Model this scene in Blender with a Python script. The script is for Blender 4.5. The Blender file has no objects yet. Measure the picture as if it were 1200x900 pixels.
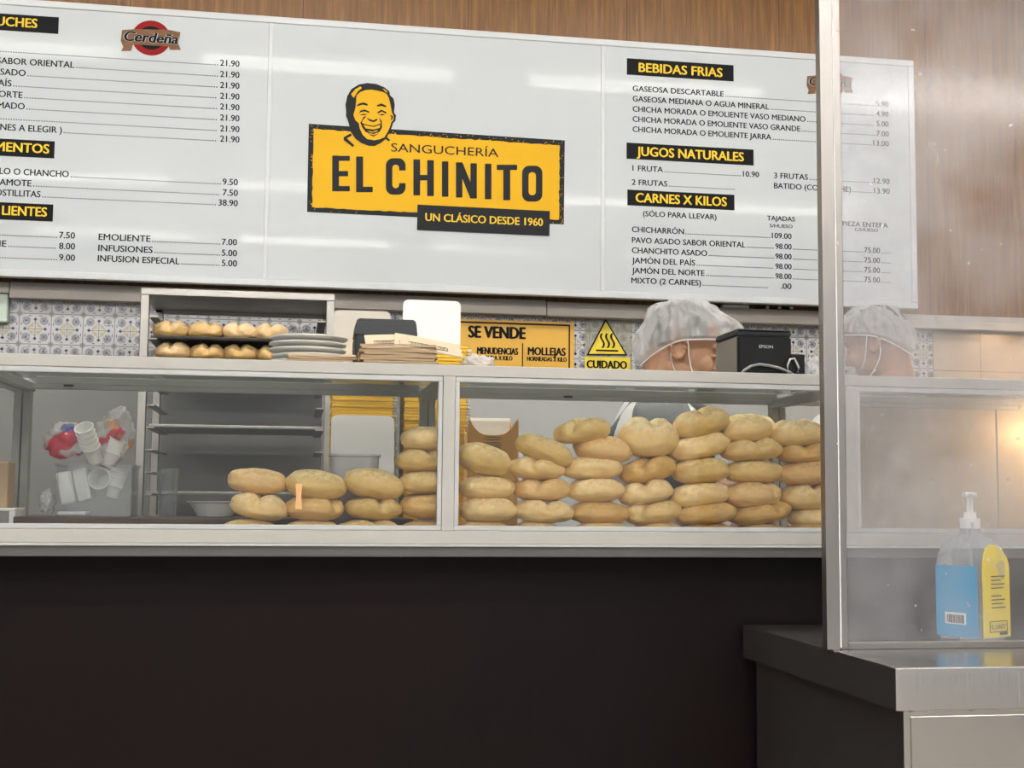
import bpy, bmesh, math, random
from mathutils import Vector, Matrix, noise as mnoise
SC = bpy.context.scene
COL = SC.collection
PI = math.pi
rad = math.radians
# ------------------------------------------------------------------ camera, world, exposure
F_PX, PITCH, YAW, ROLL = 1524.7, rad(5.1455), rad(9.557), rad(0.5117)
CAM = Vector((0, 0, 1.2))
_f = Vector((math.sin(YAW)*math.cos(PITCH), math.cos(YAW)*math.cos(PITCH), math.sin(PITCH)))
_r = Vector((math.cos(YAW), -math.sin(YAW), 0)); _u = _r.cross(_f)
RT = math.cos(ROLL)*_r + math.sin(ROLL)*_u
UP = -math.sin(ROLL)*_r + math.cos(ROLL)*_u
cam = bpy.data.cameras.new('camera'); cam_o = bpy.data.objects.new('camera', cam); COL.objects.link(cam_o)
cam.sensor_width = 36; cam.lens = F_PX/1200*36; cam.clip_start = .05
m3 = Matrix((RT, UP, -_f)).transposed()
cam_o.matrix_world = Matrix.Translation(CAM) @ m3.to_4x4()
SC.camera = cam_o
SC.view_settings.view_transform = 'Standard'; SC.view_settings.look = 'None'
SC.view_settings.gamma = 1; SC.view_settings.use_curve_mapping = False
SC.view_settings.exposure = 0.84
W = bpy.data.worlds.new('world'); SC.world = W; W.use_nodes = True
W.node_tree.nodes['Background'].inputs[0].default_value = (.93, .96, 1, 1)
W.node_tree.nodes['Background'].inputs[1].default_value = .50
TUBE_STRENGTH = 36.0

def P(px, py, y):                       # where the sight line through a photo point meets the upright plane Y = y
    d = (px-600)/F_PX*RT - (py-450)/F_PX*UP + _f
    return CAM + d*(y/d.y)
def PZ(px, py, z):                      # ... meets the level plane Z = z
    d = (px-600)/F_PX*RT - (py-450)/F_PX*UP + _f
    return CAM + d*((z-CAM.z)/d.z)

# ------------------------------------------------------------------ materials
class NT:
    def __init__(s, name):
        s.m = bpy.data.materials.new(name); s.m.use_nodes = True
        s.t = s.m.node_tree; s.t.nodes.clear()
        s.out = s.n('ShaderNodeOutputMaterial')
    def n(s, typ, **kw):
        nd = s.t.nodes.new(typ)
        for k, v in kw.items(): setattr(nd, k, v)
        return nd
    def l(s, a, b): s.t.links.new(a, b)
    def put(s, sock, v):
        if isinstance(v, bpy.types.NodeSocket): s.l(v, sock)
        elif isinstance(v, (tuple, list)) and len(v) == 3 and sock.type == 'RGBA': sock.default_value = (*v, 1)
        else: sock.default_value = v
    def math(s, op, a, b=None, c=None):
        nd = s.n('ShaderNodeMath', operation=op)
        s.put(nd.inputs[0], a)
        if b is not None: s.put(nd.inputs[1], b)
        if c is not None: s.put(nd.inputs[2], c)
        return nd.outputs[0]
    def mix(s, f, a, b):
        nd = s.n('ShaderNodeMix', data_type='RGBA')
        s.put(nd.inputs[0], f); s.put(nd.inputs[6], a); s.put(nd.inputs[7], b)
        return nd.outputs[2]
    def ramp(s, f, a, b):
        nd = s.n('ShaderNodeMapRange', interpolation_type='SMOOTHSTEP')
        s.put(nd.inputs[0], f); nd.inputs[1].default_value = a; nd.inputs[2].default_value = b
        return nd.outputs[0]
    def coord(s, scale=(1, 1, 1), rot=(0, 0, 0)):
        tc = s.n('ShaderNodeTexCoord'); mp = s.n('ShaderNodeMapping')
        mp.inputs['Scale'].default_value = scale; mp.inputs['Rotation'].default_value = rot
        s.l(tc.outputs['Object'], mp.inputs[0]); return mp.outputs[0]
    def xyz(s):
        tc = s.n('ShaderNodeTexCoord'); sp = s.n('ShaderNodeSeparateXYZ'); s.l(tc.outputs['Object'], sp.inputs[0]); return sp.outputs
    def noise(s, vec, scale, detail=4, rough=.55):
        nd = s.n('ShaderNodeTexNoise'); s.l(vec, nd.inputs['Vector'])
        nd.inputs['Scale'].default_value = scale; nd.inputs['Detail'].default_value = detail; nd.inputs['Roughness'].default_value = rough
        return nd.outputs[0]
    def bsdf(s, color, rough=.5, metal=0., spec=.5, bump=None, bstr=.2, bdist=.002, **kw):
        b = s.n('ShaderNodeBsdfPrincipled')
        s.put(b.inputs['Base Color'], color); s.put(b.inputs['Roughness'], rough); s.put(b.inputs['Metallic'], metal)
        b.inputs['Specular IOR Level'].default_value = spec
        for k, v in kw.items(): s.put(b.inputs[k.replace('_', ' ')], v)
        if bump is not None:
            bp = s.n('ShaderNodeBump'); bp.inputs['Strength'].default_value = bstr; bp.inputs['Distance'].default_value = bdist
            s.l(bump, bp.inputs['Height']); s.l(bp.outputs[0], b.inputs['Normal'])
        return b.outputs[0]
    def done(s, sh): s.l(sh, s.out.inputs[0]); return s.m

def plain(name, c, rough=.5, metal=0., spec=.5, var=.06, scale=14, stretch=(1, 1, 1), bstr=.05):
    t = NT(name); v = t.coord(stretch); n = t.noise(v, scale)
    a = tuple(max(0, x*(1-var)) for x in c); b = tuple(min(1, x*(1+var)) for x in c)
    r = t.math('MULTIPLY_ADD', n, .12, rough-.06)
    return t.done(t.bsdf(t.mix(n, a, b), r, metal, spec, n, bstr))
def glassy(name, tint=(.93, .97, .95), refl=.5, rough=.0, haze=0., hz=(.8, .8, .8)):
    t = NT(name)
    tr = t.n('ShaderNodeBsdfTransparent'); t.put(tr.inputs[0], tint)
    gl = t.n('ShaderNodeBsdfGlossy'); gl.inputs['Roughness'].default_value = rough
    fr = t.n('ShaderNodeFresnel'); fr.inputs[0].default_value = 1.45
    f = t.math('MULTIPLY', fr.outputs[0], refl)
    mx = t.n('ShaderNodeMixShader'); t.l(f, mx.inputs[0]); t.l(tr.outputs[0], mx.inputs[1]); t.l(gl.outputs[0], mx.inputs[2])
    sh = mx.outputs[0]
    if haze:
        df = t.n('ShaderNodeBsdfDiffuse'); t.put(df.inputs[0], hz)
        m2 = t.n('ShaderNodeMixShader'); nz = t.noise(t.coord(), 3.0)
        t.l(t.math('MULTIPLY', nz, haze*2), m2.inputs[0]); t.l(sh, m2.inputs[1]); t.l(df.outputs[0], m2.inputs[2]); sh = m2.outputs[0]
    return t.done(sh)

def wood_panel():
    t = NT('wood_panelling'); v = t.coord((9, 1, .55)); n = t.noise(v, 6, 6, .65)
    v2 = t.coord((60, 1, 1.2)); n2 = t.noise(v2, 4, 3)
    v3 = t.coord((2.2, 1, .9)); n3 = t.noise(v3, 2, 2)
    w = t.n('ShaderNodeTexWave', wave_type='RINGS', rings_direction='SPHERICAL'); t.l(t.coord((5, 1, .45)), w.inputs[0])
    w.inputs['Scale'].default_value = 3; w.inputs['Distortion'].default_value = 7; w.inputs['Detail'].default_value = 2
    c = t.mix(t.ramp(n, .3, .7), (.145, .064, .015), (.29, .140, .037))
    c = t.mix(t.math('MULTIPLY', t.ramp(n2, .42, .72), .6), c, (.085, .032, .01))
    c = t.mix(t.math('MULTIPLY', w.outputs[1], .22), c, (.10, .04, .014))
    c = t.mix(t.math('MULTIPLY', n3, .35), c, (.23, .10, .035))
    x, y, z = t.xyz(); fx = t.math('FRACT', t.math('MULTIPLY', x, 1/.61))
    c = t.mix(t.math('LESS_THAN', fx, .004), c, (.03, .012, .004))
    return t.done(t.bsdf(c, .38, 0, .4, n2, .06))
def tile_band():
    t = NT('patterned_tiles'); x, y, z = t.xyz(); PT = .1065
    u = t.math('SUBTRACT', t.math('FRACT', t.math('MULTIPLY', t.math('ADD', x, .943+PT*40), 1/PT)), .5)
    v = t.math('SUBTRACT', t.math('FRACT', t.math('MULTIPLY', t.math('SUBTRACT', z, 1.834-PT*20), 1/PT)), .5)
    au = t.math('ABSOLUTE', u); av = t.math('ABSOLUTE', v)
    mxv = t.math('MAXIMUM', au, av); mnv = t.math('MINIMUM', au, av); sm = t.math('ADD', au, av)
    def ball(cu, cv, r, soft=.02):
        a = t.math('SUBTRACT', au, cu); b = t.math('SUBTRACT', av, cv)
        d = t.math('SQRT', t.math('ADD', t.math('MULTIPLY', a, a), t.math('MULTIPLY', b, b)))
        nd = t.n('ShaderNodeMapRange'); t.l(d, nd.inputs[0]); nd.inputs[1].default_value = r-soft; nd.inputs[2].default_value = r+soft
        nd.inputs[3].default_value = 1; nd.inputs[4].default_value = 0; return nd.outputs[0]
    def line(val, at, w): return t.math('LESS_THAN', t.math('ABSOLUTE', t.math('SUBTRACT', val, at)), w)
    vec = t.coord(); nz = t.noise(vec, 130, 2); nb = t.noise(vec, 6, 2)
    c = t.mix(nb, (.40, .40, .41), (.49, .49, .50))
    petal = t.math('MULTIPLY', ball(.275, .27, .135), t.ramp(nz, .3, .5))
    c = t.mix(t.math('MULTIPLY', petal, .9), c, (.14, .14, .165))
    c = t.mix(ball(.28, .265, .035), c, (.06, .06, .08))
    c = t.mix(t.math('MULTIPLY', line(sm, .24, .02), .75), c, (.30, .25, .14))
    c = t.mix(t.math('MULTIPLY', line(mnv, 0, .012), t.math('LESS_THAN', mxv, .3)), c, (.20, .16, .075))
    c = t.mix(t.math('MULTIPLY', line(mnv, .075, .012), t.math('LESS_THAN', mxv, .2)), c, (.33, .28, .16))
    dm = t.math('ADD', t.math('MULTIPLY', t.math('ABSOLUTE', t.math('SUBTRACT', mxv, .315)), 1.), mnv)
    c = t.mix(t.math('LESS_THAN', dm, .062), c, (.012, .014, .055))
    dash = t.math('MULTIPLY', line(mxv, .43, .014), line(mnv, .16, .045))
    c = t.mix(t.math('MULTIPLY', dash, .9), c, (.03, .03, .04))
    c = t.mix(ball(.12, .12, .04), c, (.36, .31, .17))
    c = t.mix(ball(.5, .5, .085), c, (.20, .20, .205))
    c = t.mix(t.math('GREATER_THAN', mxv, .487), c, (.15, .14, .13))
    c = t.mix(t.math('MULTIPLY', t.ramp(t.noise(vec, 60, 3), .55, .7), .3), c, (.22, .22, .24))
    return t.done(t.bsdf(c, .22, 0, .5))
def cream_tile():
    t = NT('cream_tiles'); x, y, z = t.xyz()
    u = t.math('FRACT', t.math('MULTIPLY', t.math('ADD', x, 7.35), 1/.2)); v = t.math('FRACT', t.math('MULTIPLY', t.math('ADD', z, 6.28), 1/.2))
    g = t.math('MAXIMUM', t.math('LESS_THAN', u, .018), t.math('LESS_THAN', v, .018))
    n = t.noise(t.coord(), 5, 3)
    c = t.mix(n, (.34, .29, .235), (.44, .39, .325))
    return t.done(t.bsdf(t.mix(g, c, (.2, .16, .12)), .25))
def steel(name, c=(.56, .55, .53), rough=.3, stretch=(1, 1, 60), metal=.95):
    t = NT(name); n = t.noise(t.coord(stretch), 9, 3); n2 = t.noise(t.coord(), 4, 3)
    r = t.math('MULTIPLY_ADD', n, .18, rough-.09)
    r = t.math('MULTIPLY_ADD', n2, .1, t.math('SUBTRACT', r, .05))
    return t.done(t.bsdf(t.mix(n2, tuple(k*.93 for k in c), tuple(min(1, k*1.07) for k in c)), r, metal, .5, n, .03, .0005))
def laminate():
    t = NT('dark_laminate'); n = t.noise(t.coord((26, 26, 1.2)), 4, 5); n2 = t.noise(t.coord(), 1.6, 3)
    c = t.mix(n, (.0048, .0030, .0030), (.0088, .0049, .0046))
    c = t.mix(t.math('MULTIPLY', t.ramp(n2, .35, .75), .6), c, (.0105, .0045, .0042))
    return t.done(t.bsdf(c, .45, 0, .14, n, .04))
def crust(name, a, b, dk, flour):
    t = NT(name); v = t.coord()
    oi = t.n('ShaderNodeObjectInfo'); rnd = oi.outputs['Random']
    n = t.noise(v, 24, 4); n2 = t.noise(v, 90, 5, .7); n3 = t.noise(v, 11, 3); n4 = t.noise(v, 300, 2)
    c = t.mix(t.ramp(n, .3, .7), a, b)
    c = t.mix(t.math('MULTIPLY', t.ramp(n3, .5, .8), .55), c, dk)
    g = t.n('ShaderNodeNewGeometry'); sp = t.n('ShaderNodeSeparateXYZ')
    x, y, z = t.xyz()
    up = t.math('MULTIPLY', t.ramp(z, -.004, .03), t.ramp(n2, .36, .62))
    c = t.mix(t.math('MULTIPLY', up, .62), c, flour)
    c = t.mix(t.math('MULTIPLY', t.ramp(n4, .62, .75), .2), c, dk)
    wv = t.n('ShaderNodeTexNoise', noise_type='RIDGED_MULTIFRACTAL'); t.l(t.coord((1, 1.8, 1.5), (.3, .2, .5)), wv.inputs['Vector'])
    wv.inputs['Scale'].default_value = 15; wv.inputs['Detail'].default_value = 2
    c = t.mix(t.math('MULTIPLY', t.ramp(wv.outputs[0], 1.25, 1.75), .42), c, dk)
    c = t.mix(t.math('MULTIPLY', t.math('MULTIPLY', t.ramp(wv.outputs[0], .95, 1.2), t.ramp(z, -.012, .012)), t.math('MULTIPLY', t.ramp(n3, .35, .55), .45)), c, flour)
    hs = t.n('ShaderNodeHueSaturation'); t.l(c, hs.inputs['Color'])
    t.l(t.math('MULTIPLY_ADD', rnd, .30, .89), hs.inputs['Value']); t.l(t.math('MULTIPLY_ADD', rnd, -.2, 1.08), hs.inputs['Saturation'])
    wr = t.n('ShaderNodeTexNoise', noise_type='RIDGED_MULTIFRACTAL'); t.l(t.coord((1, 1.6, 1.3), (.3, .2, .5)), wr.inputs['Vector'])
    wr.inputs['Scale'].default_value = 17; wr.inputs['Detail'].default_value = 2
    bh = t.math('ADD', t.math('MULTIPLY', n2, .5), t.math('MULTIPLY', wr.outputs[0], .55))
    return t.done(t.bsdf(hs.outputs[0], .42, 0, .5, bh, .5, .005))
def film(name, col, op, rough=.2, patches=None, scale=14):
    t = NT(name); v = t.coord(); n = t.noise(v, 28, 3)
    c = col
    if patches:
        nz = t.noise(v, scale, 1.0); 
        c = t.mix(t.ramp(nz, patches[2]-.02, patches[2]+.02), c, patches[0])
        nz2 = t.noise(t.coord((1, 1, 1), (1, 2, .4)), scale*.8, 1.)
        c = t.mix(t.ramp(nz2, patches[3]-.02, patches[3]+.02), c, patches[1])
    b = t.bsdf(c, rough, 0, .6, n, .6, .006)
    tr = t.n('ShaderNodeBsdfTransparent'); mx = t.n('ShaderNodeMixShader')
    f = t.math('ADD', op-.2, t.math('MULTIPLY', n, .4))
    if patches:
        f = t.math('MAXIMUM', f, t.math('MULTIPLY', t.ramp(nz, patches[2]-.02, patches[2]+.02), .9))
    t.put(mx.inputs[0], f)
    t.l(tr.outputs[0], mx.inputs[1]); t.l(b, mx.inputs[2]); return t.done(mx.outputs[0])
def hazy_acrylic():
    t = NT('scratched_acrylic'); v = t.coord()
    # swirled wipe marks: arcs round a point above and right, plus specks of grime
    x, y, z = t.xyz()
    dx = t.math('SUBTRACT', x, 1.02); dz = t.math('SUBTRACT', z, 1.72)
    rr = t.math('SQRT', t.math('ADD', t.math('MULTIPLY', dx, dx), t.math('MULTIPLY', dz, dz)))
    ang = t.math('ARCTAN2', dz, dx)
    cb = t.n('ShaderNodeCombineXYZ'); t.l(t.math('MULTIPLY', rr, 48), cb.inputs[0]); t.l(t.math('MULTIPLY', ang, 1.1), cb.inputs[1])
    sw = t.noise(cb.outputs[0], 2.2, 5, .7)
    fine = t.noise(t.coord((1, 1, .35)), 60, 5, .75); big = t.noise(v, 4.5, 4); sp = t.noise(v, 46, 2)
    h = t.math('ADD', .055, t.math('MULTIPLY', t.ramp(big, .25, .75), t.math('MULTIPLY_ADD', t.ramp(t.math('MULTIPLY_ADD', big, .3, z), 1.95, 1.45), .13, .11)))
    h = t.math('ADD', h, t.math('MULTIPLY', t.math('MULTIPLY', t.ramp(sw, .45, .70), t.ramp(z, 1.72, 2.02)), .40))
    h = t.math('ADD', h, t.math('MULTIPLY', t.ramp(fine, .55, .8), .10))
    h = t.math('ADD', h, t.math('MULTIPLY', t.ramp(sp, .72, .76), .35))
    df = t.n('ShaderNodeBsdfDiffuse'); t.put(df.inputs[0], (.79, .79, .84))
    tl = t.n('ShaderNodeBsdfTranslucent'); t.put(tl.inputs[0], (.80, .78, .76))
    dm = t.n('ShaderNodeMixShader'); dm.inputs[0].default_value = .45; t.l(df.outputs[0], dm.inputs[1]); t.l(tl.outputs[0], dm.inputs[2])
    tr = t.n('ShaderNodeBsdfTransparent'); t.put(tr.inputs[0], (.96, .96, .97))
    gl = t.n('ShaderNodeBsdfGlossy'); gl.inputs['Roughness'].default_value = .12
    fr = t.n('ShaderNodeFresnel'); fr.inputs[0].default_value = 1.45
    m1 = t.n('ShaderNodeMixShader'); t.l(h, m1.inputs[0]); t.l(tr.outputs[0], m1.inputs[1]); t.l(dm.outputs[0], m1.inputs[2])
    m2 = t.n('ShaderNodeMixShader'); t.l(t.math('MULTIPLY', fr.outputs[0], .38), m2.inputs[0]); t.l(m1.outputs[0], m2.inputs[1]); t.l(gl.outputs[0], m2.inputs[2])
    return t.done(m2.outputs[0])
def emit(name, c, s):
    t = NT(name); e = t.n('ShaderNodeEmission'); t.put(e.inputs[0], c); e.inputs[1].default_value = s; return t.done(e.outputs[0])
def hairnet_mat():
    t = NT('hairnet_film'); v = t.coord()
    vo = t.n('ShaderNodeTexNoise', noise_type='RIDGED_MULTIFRACTAL'); t.l(t.coord((1, 1, .55), (0, .5, 0)), vo.inputs['Vector']); vo.inputs['Scale'].default_value = 26; vo.inputs['Detail'].default_value = 3
    n = t.math('MULTIPLY', vo.outputs[0], .5)
    b = t.bsdf((.88, .89, .88), .3, 0, .6, n, .9, .006)
    tl = t.n('ShaderNodeBsdfTranslucent'); t.put(tl.inputs[0], (.75, .76, .76))
    m0 = t.n('ShaderNodeMixShader'); m0.inputs[0].default_value = .3; t.l(b, m0.inputs[1]); t.l(tl.outputs[0], m0.inputs[2])
    tr = t.n('ShaderNodeBsdfTransparent'); mx = t.n('ShaderNodeMixShader')
    t.l(t.math('MULTIPLY_ADD', t.ramp(n, .3, .85), .4, .46), mx.inputs[0]); t.l(tr.outputs[0], mx.inputs[1]); t.l(m0.outputs[0], mx.inputs[2])
    return t.done(mx.outputs[0])
def skin_mat(name, c):
    t = NT(name); n = t.noise(t.coord(), 30, 3)
    return t.done(t.bsdf(t.mix(n, tuple(k*.9 for k in c), tuple(k*1.08 for k in c)), .5, 0, .4, n, .05, .001, Subsurface_Weight=.12))

M = {}
M['wood'] = wood_panel(); M['tile'] = tile_band(); M['cream'] = cream_tile()
M['wallpaint'] = plain('grey_wall_paint', (.40, .41, .40), .6)
M['darkwall'] = plain('darkened_side_wall', (.045, .03, .022), .6, 0, .3, .3, 5, (1, 8, 1))  # left wall out of view, made dark so the steel post reflects dark
M['dark_wall_panel'] = plain('dull_dark_panel', (.17, .17, .16), .45, .3, .4, .1, 5)
M['roomwall'] = plain('room_wall', (.26, .22, .18), .8)
M['ceiling'] = plain('ceiling_paint', (.60, .60, .58), .8)
M['floor'] = plain('floor_tile', (.44, .40, .35), .35, 0, .5, .2, 3)
M['board'] = plain('acrylic_white', (.52, .55, .565), .035, 0, .05, .01, 3, (1, 1, 1), 0.0)
M['boardframe'] = plain('painted_board_frame', (.53, .55, .56), .35)
M['black'] = plain('black_print', (.008, .008, .009), .5, 0, .08)
M['logoblack'] = plain('charcoal_print', (.020, .021, .024), .5, 0, .08)
M['yellow'] = plain('yellow_print', (.66, .375, .013), .5, 0, .1, .02)
M['headyellow'] = plain('heading_yellow', (.74, .50, .04), .5, 0, .1)
M['red'] = plain('emblem_red', (.24, .010, .010), .5, 0, .1)
M['gold'] = plain('emblem_gold', (.19, .10, .052), .5, 0, .1, .45, 30)
M['rail'] = plain('white_aluminium', (.475, .465, .435), .33)
M['sash'] = plain('pale_aluminium', (.52, .53, .53), .3, 0, .5)
M['caseback'] = plain('grey_aluminium', (.40, .42, .40), .4)
M['edge'] = plain('grey_edge_trim', (.115, .11, .105), .4, .3)
M['steel'] = steel('brushed_steel', (.50, .475, .445), .17, (1, 1, 1))
M['steelsmooth'] = steel('steel_worktop', (.56, .545, .525), .11, (40, 1, 1))
M['steeltop'] = steel('scratched_steel_top', (.56, .55, .53), .21, (30, 4, 1))
M['steelpost'] = steel('steel_post', (.28, .262, .248), .34, (60, 60, 1))
M['racksteel'] = steel('rack_steel', (.31, .295, .27), .36, (1, 1, 1))
M['tray'] = plain('dark_baking_tray', (.045, .042, .04), .45, .6)
M['backpanel'] = plain('pale_back_panel', (.48, .45, .41), .4)
M['laminate'] = laminate()
M['casefloor'] = plain('case_floor', (.20, .19, .18), .5)
M['brown'] = plain('brown_board', (.075, .042, .026), .5, 0, .5, .5, 9, (1, 6, 6))
M['glass'] = glassy('case_glass', (.97, .975, .965), .7)
M['topglass'] = glassy('top_glass', (.93, .955, .94), 1.0)
M['tumbler'] = glassy('tumbler_glass', (.93, .95, .96), .45, 0, .06)
M['clearplastic'] = glassy('clear_bin_plastic', (.96, .965, .97), .5, .05, .10, (.8, .8, .83))
M['frost'] = glassy('frosted_plastic', (.85, .85, .85), .5, .2, .62, (.55, .56, .56))
M['crust'] = crust('bread_crust', (.70, .47, .17), (.80, .60, .26), (.44, .235, .06), (1.0, .90, .64))
M['crustbrown'] = crust('browned_crust', (.62, .37, .115), (.70, .46, .16), (.40, .19, .05), (.84, .67, .38))
M['rackroll'] = crust('rack_bread_crust', (.66, .42, .16), (.74, .52, .25), (.46, .25, .08), (.84, .72, .50))
M['plate'] = plain('grey_green_plate', (.52, .525, .50), .3)
M['kraft'] = plain('kraft_paper', (.42, .30, .185), .75, 0, .3, .15, 20)
M['kraftlight'] = plain('kraft_paper_face', (.55, .45, .32), .75, 0, .3, .1, 20)
M['kraftcard'] = plain('kraft_card', (.88, .57, .21), .7, 0, .3, .12, 20)
M['blackplastic'] = plain('black_plastic', (.007, .0075, .008), .35, 0, .25)
M['darkgrey'] = plain('dark_grey_plastic', (.020, .024, .026), .42, 0, .3)
M['taupe'] = plain('taupe_plastic', (.17, .155, .13), .45)
M['silver'] = plain('silver_print', (.6, .6, .6), .4)
M['white'] = plain('white_card', (.90, .90, .88), .5, 0, .4, .03)
M['creamcard'] = plain('cream_card', (.54, .52, .47), .55)
M['cartonyellow'] = plain('yellow_card', (.78, .47, .025), .5, 0, .4, .1, 60)
M['cartonedge'] = plain('grey_card_edge', (.56, .54, .49), .7)
M['signyellow'] = plain('sign_yellow', (.66, .375, .04), .4, 0, .4, .05)
M['warnyellow'] = plain('warning_yellow', (.68, .52, .012), .4)
M['clearsheet'] = glassy('clear_sheet', (.9, .9, .86), .8, .05, .35, (.7, .68, .6))
M['cupplastic'] = plain('white_cup_plastic', (.80, .80, .78), .3, 0, .5, .03)
M['filmred'] = film('printed_red_film', (.85, .82, .82), .5, .2, ((.60, .03, .06), (.05, .13, .50), .56, .66), 15)
M['filmclear'] = film('printed_clear_film', (.80, .79, .80), .42, .2, ((.55, .05, .08), (.80, .33, .04), .60, .66), 15)
M['filmplain'] = film('clear_film', (.82, .82, .84), .42, .15)
M['orange'] = plain('orange_matte', (.80, .46, .20), .55)
M['skin'] = skin_mat('skin_warm', (.42, .235, .14)); M['skin2'] = skin_mat('skin_brown', (.29, .145, .09))
M['hair'] = plain('dark_hair', (.02, .015, .013), .6, 0, .3, .4, 120)
M['stubble'] = plain('cropped_hair', (.10, .065, .05), .7, 0, .3, .5, 400)
M['net'] = hairnet_mat(); M['elastic'] = plain('white_elastic', (.82, .82, .80), .6)
M['shirt'] = plain('white_shirt', (.72, .72, .71), .8, 0, .2, .08, 9, (1, 1, 1), .3)
M['apron'] = plain('grey_apron', (.14, .15, .16), .8, 0, .2, .15, 9)
M['sleeve'] = plain('grey_sleeve', (.20, .21, .22), .8, 0, .2, .1, 9)
M['trousers'] = plain('dark_trousers', (.03, .03, .035), .8)
M['shoe'] = plain('black_shoe', (.015, .015, .015), .5)
M['acrylic'] = hazy_acrylic()
M['bottle'] = glassy('clear_bottle_plastic', (.96, .97, .985), .45, .05, .26, (.80, .84, .90))
M['gel'] = glassy('clear_gel', (.88, .93, .97), .2)
M['pump'] = plain('white_pump', (.86, .86, .86), .35)
M['bluelabel'] = plain('blue_label', (.03, .33, .62), .4, 0, .5, .05)
M['yellowlabel'] = plain('yellow_label', (.90, .70, .02), .4, 0, .5, .05)
M['cord'] = plain('grey_cord', (.25, .25, .25), .4)
M['socket'] = plain('beige_plastic', (.50, .58, .50), .45)
M['trunk'] = plain('beige_trunking', (.44, .405, .365), .5)
M['tube'] = emit('tube_light', (1, .965, .91), TUBE_STRENGTH)
M['warmbulb'] = emit('warm_bulb', (1, .56, .20), 110.0)
M['fixture'] = plain('fixture_white', (.75, .75, .75), .5)

# ------------------------------------------------------------------ mesh helpers
class MB:
    def __init__(s): s.bm = bmesh.new()
    def box(s, lo, hi, bev=0., seg=2):
        c = [(a+b)/2 for a, b in zip(lo, hi)]; d = [max(1e-5, b-a) for a, b in zip(lo, hi)]
        t = bmesh.new(); bmesh.ops.create_cube(t, size=1); bmesh.ops.scale(t, vec=d, verts=t.verts)
        if bev: bmesh.ops.bevel(t, geom=t.edges[:], offset=min(bev, min(d)*.45), segments=seg, affect='EDGES', profile=.5)
        bmesh.ops.translate(t, vec=c, verts=t.verts); s.join(t); return s
    def join(s, t, mat=None):
        if mat is not None: t.transform(mat)
        me = bpy.data.meshes.new('tmp'); t.to_mesh(me); t.free(); s.bm.from_mesh(me); bpy.data.meshes.remove(me)
    def cyl(s, p0, p1, r0, r1=None, n=20):
        r1 = r0 if r1 is None else r1; p0 = Vector(p0); p1 = Vector(p1); d = p1-p0
        t = bmesh.new(); bmesh.ops.create_cone(t, cap_ends=True, segments=n, radius1=r0, radius2=r1, depth=d.length)
        s.join(t, Matrix.Translation((p0+p1)/2) @ d.to_track_quat('Z', 'Y').to_matrix().to_4x4()); return s
    def ball(s, c, r, u=20, v=14, rot=None):
        t = bmesh.new(); bmesh.ops.create_uvsphere(t, u_segments=u, v_segments=v, radius=1)
        if not hasattr(r, '__len__'): r = (r, r, r)
        m = Matrix.Translation(c)
        if rot is not None: m = m @ rot
        s.join(t, m @ Matrix.Diagonal((*r, 1))); return s
    def lathe(s, prof, c=(0, 0, 0), n=32, sx=1., sy=1., p=2., mat=None):
        t = bmesh.new(); rings = []
        for r, z in prof:
            ring = []
            for k in range(n):
                a = 2*PI*k/n; ca, sa = math.cos(a), math.sin(a)
                q = (abs(ca)**p+abs(sa)**p)**(-1/p)
                ring.append(t.verts.new((r*q*ca*sx, r*q*sa*sy, z)))
            rings.append(ring)
        for a, b in zip(rings, rings[1:]):
            for k in range(n): t.faces.new((a[k], a[(k+1) % n], b[(k+1) % n], b[k]))
        if prof[0][0] > 1e-6: t.faces.new(list(reversed(rings[0])))
        if prof[-1][0] > 1e-6: t.faces.new(rings[-1])
        bmesh.ops.remove_doubles(t, verts=t.verts, dist=1e-7)
        m = Matrix.Translation(c)
        s.join(t, m if mat is None else m @ mat); return s
    def tube(s, pts, r, n=8):
        pts = [Vector(p) for p in pts]; t = bmesh.new(); rings = []
        for i, p in enumerate(pts):
            d = (pts[min(i+1, len(pts)-1)]-pts[max(i-1, 0)]).normalized()
            a = d.cross(Vector((0, 0, 1)));
            if a.length < 1e-3: a = d.cross(Vector((0, 1, 0)))
            a.normalize(); b = d.cross(a); rr = r[i] if hasattr(r, '__len__') else r
            rings.append([t.verts.new(p+rr*(math.cos(2*PI*k/n)*a+math.sin(2*PI*k/n)*b)) for k in range(n)])
        for a, b in zip(rings, rings[1:]):
            for k in range(n): t.faces.new((a[k], a[(k+1) % n], b[(k+1) % n], b[k]))
        t.faces.new(rings[0]); t.faces.new(rings[-1]); bmesh.ops.recalc_face_normals(t, faces=t.faces)
        s.join(t); return s
    def prism(s, poly, y0, y1):          # outline in X-Z extruded from Y = y0 (seen side) to y1
        t = bmesh.new(); a = [t.verts.new((x, y0, z)) for x, z in poly]; b = [t.verts.new((x, y1, z)) for x, z in poly]
        n = len(poly); t.faces.new(a); t.faces.new(list(reversed(b)))
        for k in range(n): t.faces.new((a[k], b[k], b[(k+1) % n], a[(k+1) % n]))
        bmesh.ops.recalc_face_normals(t, faces=t.faces); s.join(t); return s
    def xform(s, m): s.bm.transform(m); return s

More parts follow.
